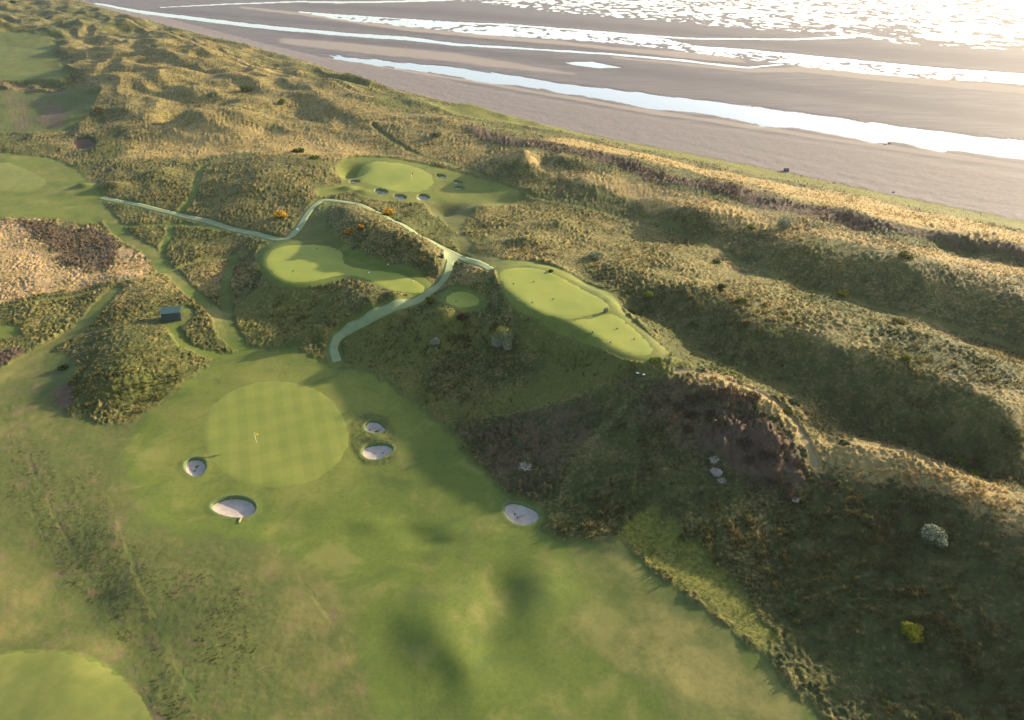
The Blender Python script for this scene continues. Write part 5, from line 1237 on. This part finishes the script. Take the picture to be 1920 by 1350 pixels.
# rakes
def rake(px, py, rz, label, L=1.3, mat=None):
    x, y, z = [float(v) for v in G(px, py)]
    root = empty('bunker_rake', (x, y, z + .14), rz); tag(root, label, 'rake', 'rakes left in the bunkers')
    part('handle', lambda v, f: tube(v, f, (0, 0, .02), (L, 0, .10), .03, n=6), mat or M_BLACK, root)
    part('head', lambda v, f: box(v, f, (0, 0, .03), (.08, .62, .06)), M_BLACK, root, bev=.01)
    tag(part('tines', lambda v, f: [box(v, f, (0, -.27 + k * .09, -.03), (.02, .02, .1)) for k in range(7)], M_BLACK, root), kind='stuff')
rake(694, 807, R(20), 'dark rake lying in the upper oval bunker')
rake(717, 851, R(60), 'dark rake lying in the lower oval bunker')
rake(365, 884, R(75), 'dark rake lying in the small round bunker')
rake(970, 971, R(15), 'dark rake lying in the lone shaded bunker')
x, y, z = [float(v) for v in G(392, 857)]
root = empty('bunker_rake', (x, y, z + .05), R(16)); tag(root, 'long thin rake lying on the turf between round bunker and green', 'rake', 'rakes left in the bunkers')
part('handle', lambda v, f: tube(v, f, (-1.2, 0, .03), (1.2, 0, .10), .035, n=6), M_DWOOD, root); part('head', lambda v, f: box(v, f, (-1.2, 0, .04), (.08, .6, .07)), M_BLACK, root)
x, y, z = [float(v) for v in G(449, 981)]
root = empty('wooden_step', (x, y, z + .06), R(92)); tag(root, 'narrow pale wooden plank at the lip of the wide bunker', 'plank')
part('plank', lambda v, f: box(v, f, (.75, 0, .10), (1.5, .24, .07)), M_WOOD, root, bev=.01)
part('peg', lambda v, f: box(v, f, (.1, 0, -.02), (.08, .08, .4)), M_WOOD, root)

# tee markers
def marker(px, py, mat, label, group):
    x, y, z = [float(v) for v in G(px, py)]
    root = empty('tee_marker', (x, y, z + .04), R(20)); tag(root, label, 'tee marker', group)
    part('block', lambda v, f: box(v, f, (0, 0, .17), (.30, .22, .22), taper=.8), mat, root, bev=.03)
    part('spike', lambda v, f: tube(v, f, (0, 0, -.08), (0, 0, .08), .02, n=6), M_BLACK, root)
TM = [(963, 533, 'black', 'near left'), (1001, 529, 'black', 'far left'), (998, 568, 'black', 'lower left'), (1037, 562, 'black', 'middle'), (919, 499, 'black', 'top end, by the path'), ]
for px, py, c_, w_ in TM: marker(px, py, M_BLACK, 'black tee marker on the wide ridge tee lawn, ' + w_, 'markers on the ridge tee')
for px, py, w_ in [(1111, 624, 'left'), (1157, 617, 'top'), (1144, 643, 'bottom'), (1189, 637, 'right')]: marker(px, py, M_BLACK, 'black tee marker on the narrow lower tee lawn, ' + w_ + ' one', 'markers on the narrow tee')
for px, py, w_ in [(692, 512, 'left'), (775, 528, 'right'), (728, 497, 'upper')]: marker(px, py, M_WHITEP, 'white tee marker on the shaded tongue of the tee lawn, ' + w_ + ' one', 'white markers on the shaded tee')
for px, py, w_ in [(594, 467, 'upper'), (550, 509, 'sunlit')]: marker(px, py, M_BLACK, 'black tee marker on the round end of the shaded tee, ' + w_ + ' one', 'markers on the shaded tee')
marker(855, 566, M_BLACK, 'black tee marker on the small round tee', None)

# bins
def bin_(px, py, rz, label, s=(.75, .6, 1.0), mat=None):
    x, y, z = [float(v) for v in G(px, py)]
    root = empty('litter_bin', (x, y, z + .03), rz); tag(root, label, 'bin')
    part('body', lambda v, f: box(v, f, (0, 0, s[2] / 2), s, taper=1.06), mat or M_DWOOD, root, bev=.03)
    part('lid', lambda v, f: box(v, f, (0, 0, s[2] + .05), (s[0] * 1.15, s[1] * 1.15, .07)), M_BLACK, root, bev=.02)
    part('post', lambda v, f: box(v, f, (s[0] * .55, 0, s[2] * .6), (.08, .08, s[2] * 1.3)), M_DWOOD, root)
bin_(829, 484, R(10), 'dark brown wooden bin at the fork of the matting paths')
bin_(1136, 585, R(35), 'dark wooden box with lid between the two ridge tee lawns', (.8, .6, .7))
bin_(662, 467, R(-10), 'dark brown box at the shaded foot of the hump by the tee lawn', (.9, .6, .7))

# stones
def stone(px, py, w_, label, mat=None, name='boulder', hf=.6, seed=1, cat='rock', group=None):
    x, y, z = [float(v) for v in G(px, py)]
    depth = y * ct - (z - CAM_H) * st; rr = w_ / 2 * depth / FPX
    r = np.random.RandomState(seed); vs, fs_ = [], []; nu, nv = 12, 7
    ph = r.rand(6) * 6.28
    for j in range(nv + 1):
        th = math.pi * j / nv
        for i in range(nu):
            a = 2 * math.pi * i / nu; k = 1 + .14 * math.sin(2 * a + ph[0] + th) + .1 * math.sin(3 * a + ph[1]) + .08 * math.sin(4 * th + ph[2]) + r.uniform(-.05, .05)
            vs.append((rr * k * math.sin(th) * math.cos(a), rr * .8 * k * math.sin(th) * math.sin(a), rr * hf * k * math.cos(th) + rr * hf * .35))
    fs_ = [(j * nu + i, j * nu + (i + 1) % nu, (j + 1) * nu + (i + 1) % nu, (j + 1) * nu + i) for j in range(nv) for i in range(nu)]
    o = mesh_obj(name, vs, fs_, mat or M_STONE, None, False); o.location = (x, y, z); tag(o, label, cat, group); return o
stone(1343, 888, 24, 'pale rounded boulder on the dark face of the big dune', seed=2)
stone(1492, 938, 16, 'small flat pale stone below the brown scrub', seed=3, hf=.35)
stone(558, 431, 4.5, 'white rounded stone at the edge of the path bend', M_WHITEP, seed=4, hf=.9)
stone(468, 444, 4, 'left of two small pale stones below the path', seed=5); stone(477, 450, 4, 'right of two small pale stones below the path', seed=6)
stone(1196, 699, 7, 'left of two white flat stones under the tip of the ridge tee', M_WHITEP, seed=7, hf=.25); stone(1207, 702, 6, 'right of two white flat stones under the tip of the ridge tee', M_WHITEP, seed=8, hf=.25)
# on the shore
def shore(px, py):
    z = 0.0
    for _ in range(12):
        x, y = unproj(px, py, z); xx = np.array([float(x)]); yy = np.array([float(y)])
        z = float(beach_h(xx, yy, sea_sd(xx, yy))[0][0])
    return float(x), float(y), z
x, y, z = shore(1474, 321)
root = empty('concrete_block', (x, y, z - .1), R(-18)); tag(root, 'dark square concrete block at the top of the beach', 'block')
part('block', lambda v, f: box(v, f, (0, 0, .65), (1.9, 1.3, 1.3), taper=.94), M_CONC, root, bev=.06); part('cap', lambda v, f: box(v, f, (0, 0, 1.36), (2.0, 1.4, .12)), M_CONC, root, bev=.03)
for k, (px, py, w_, lab, mm) in enumerate([(1675, 361, 5, 'small dark rock on the upper beach', M_CONC), (1660, 271, 4, 'left dark lump on the sand bar edge', M_CONC), (1667, 270, 5, 'right brown lump on the sand bar edge', M_DWOOD)]):
    x, y, z = shore(px, py); o = stone(600, 500, w_, lab, mm, 'beach_rock', .6, 20 + k)
    dep = y * ct - (z - CAM_H) * st; o0 = o.location; d0 = o0.y * ct - (o0.z - CAM_H) * st; o.scale = (dep / d0,) * 3; o.location = (x, y, z)
# ------------------------------------------------------------------ air
HAZE = 0.000045
if HAZE > 0:
    zt = 84.0; zb = float(min(H.min(), SEA)) - 1.0
    xs = float(np.abs(V[:, 0]).max()) ; 
    a, b_ = -9500.0, 9500.0; c0, c1 = -900.0, 11000.0
    vs, fs_ = [], []
    box(vs, fs_, ((a + b_) / 2, (c0 + c1) / 2, (zt + zb) / 2), (b_ - a, c1 - c0, zt - zb))
    hm = bpy.data.materials.new('thin_haze'); hm.use_nodes = True; nt = hm.node_tree
    nt.nodes.remove(nt.nodes['Principled BSDF'])
    pv = nt.nodes.new('ShaderNodeVolumePrincipled'); pv.inputs['Density'].default_value = HAZE; pv.inputs['Anisotropy'].default_value = .55
    pv.inputs['Color'].default_value = (.92, .93, .96, 1)
    nt.links.new(pv.outputs[0], nt.nodes['Material Output'].inputs['Volume'])
    hz = mesh_obj('haze', vs, fs_, hm); tag(hz, 'thin sea haze over the shore', kind='stuff')
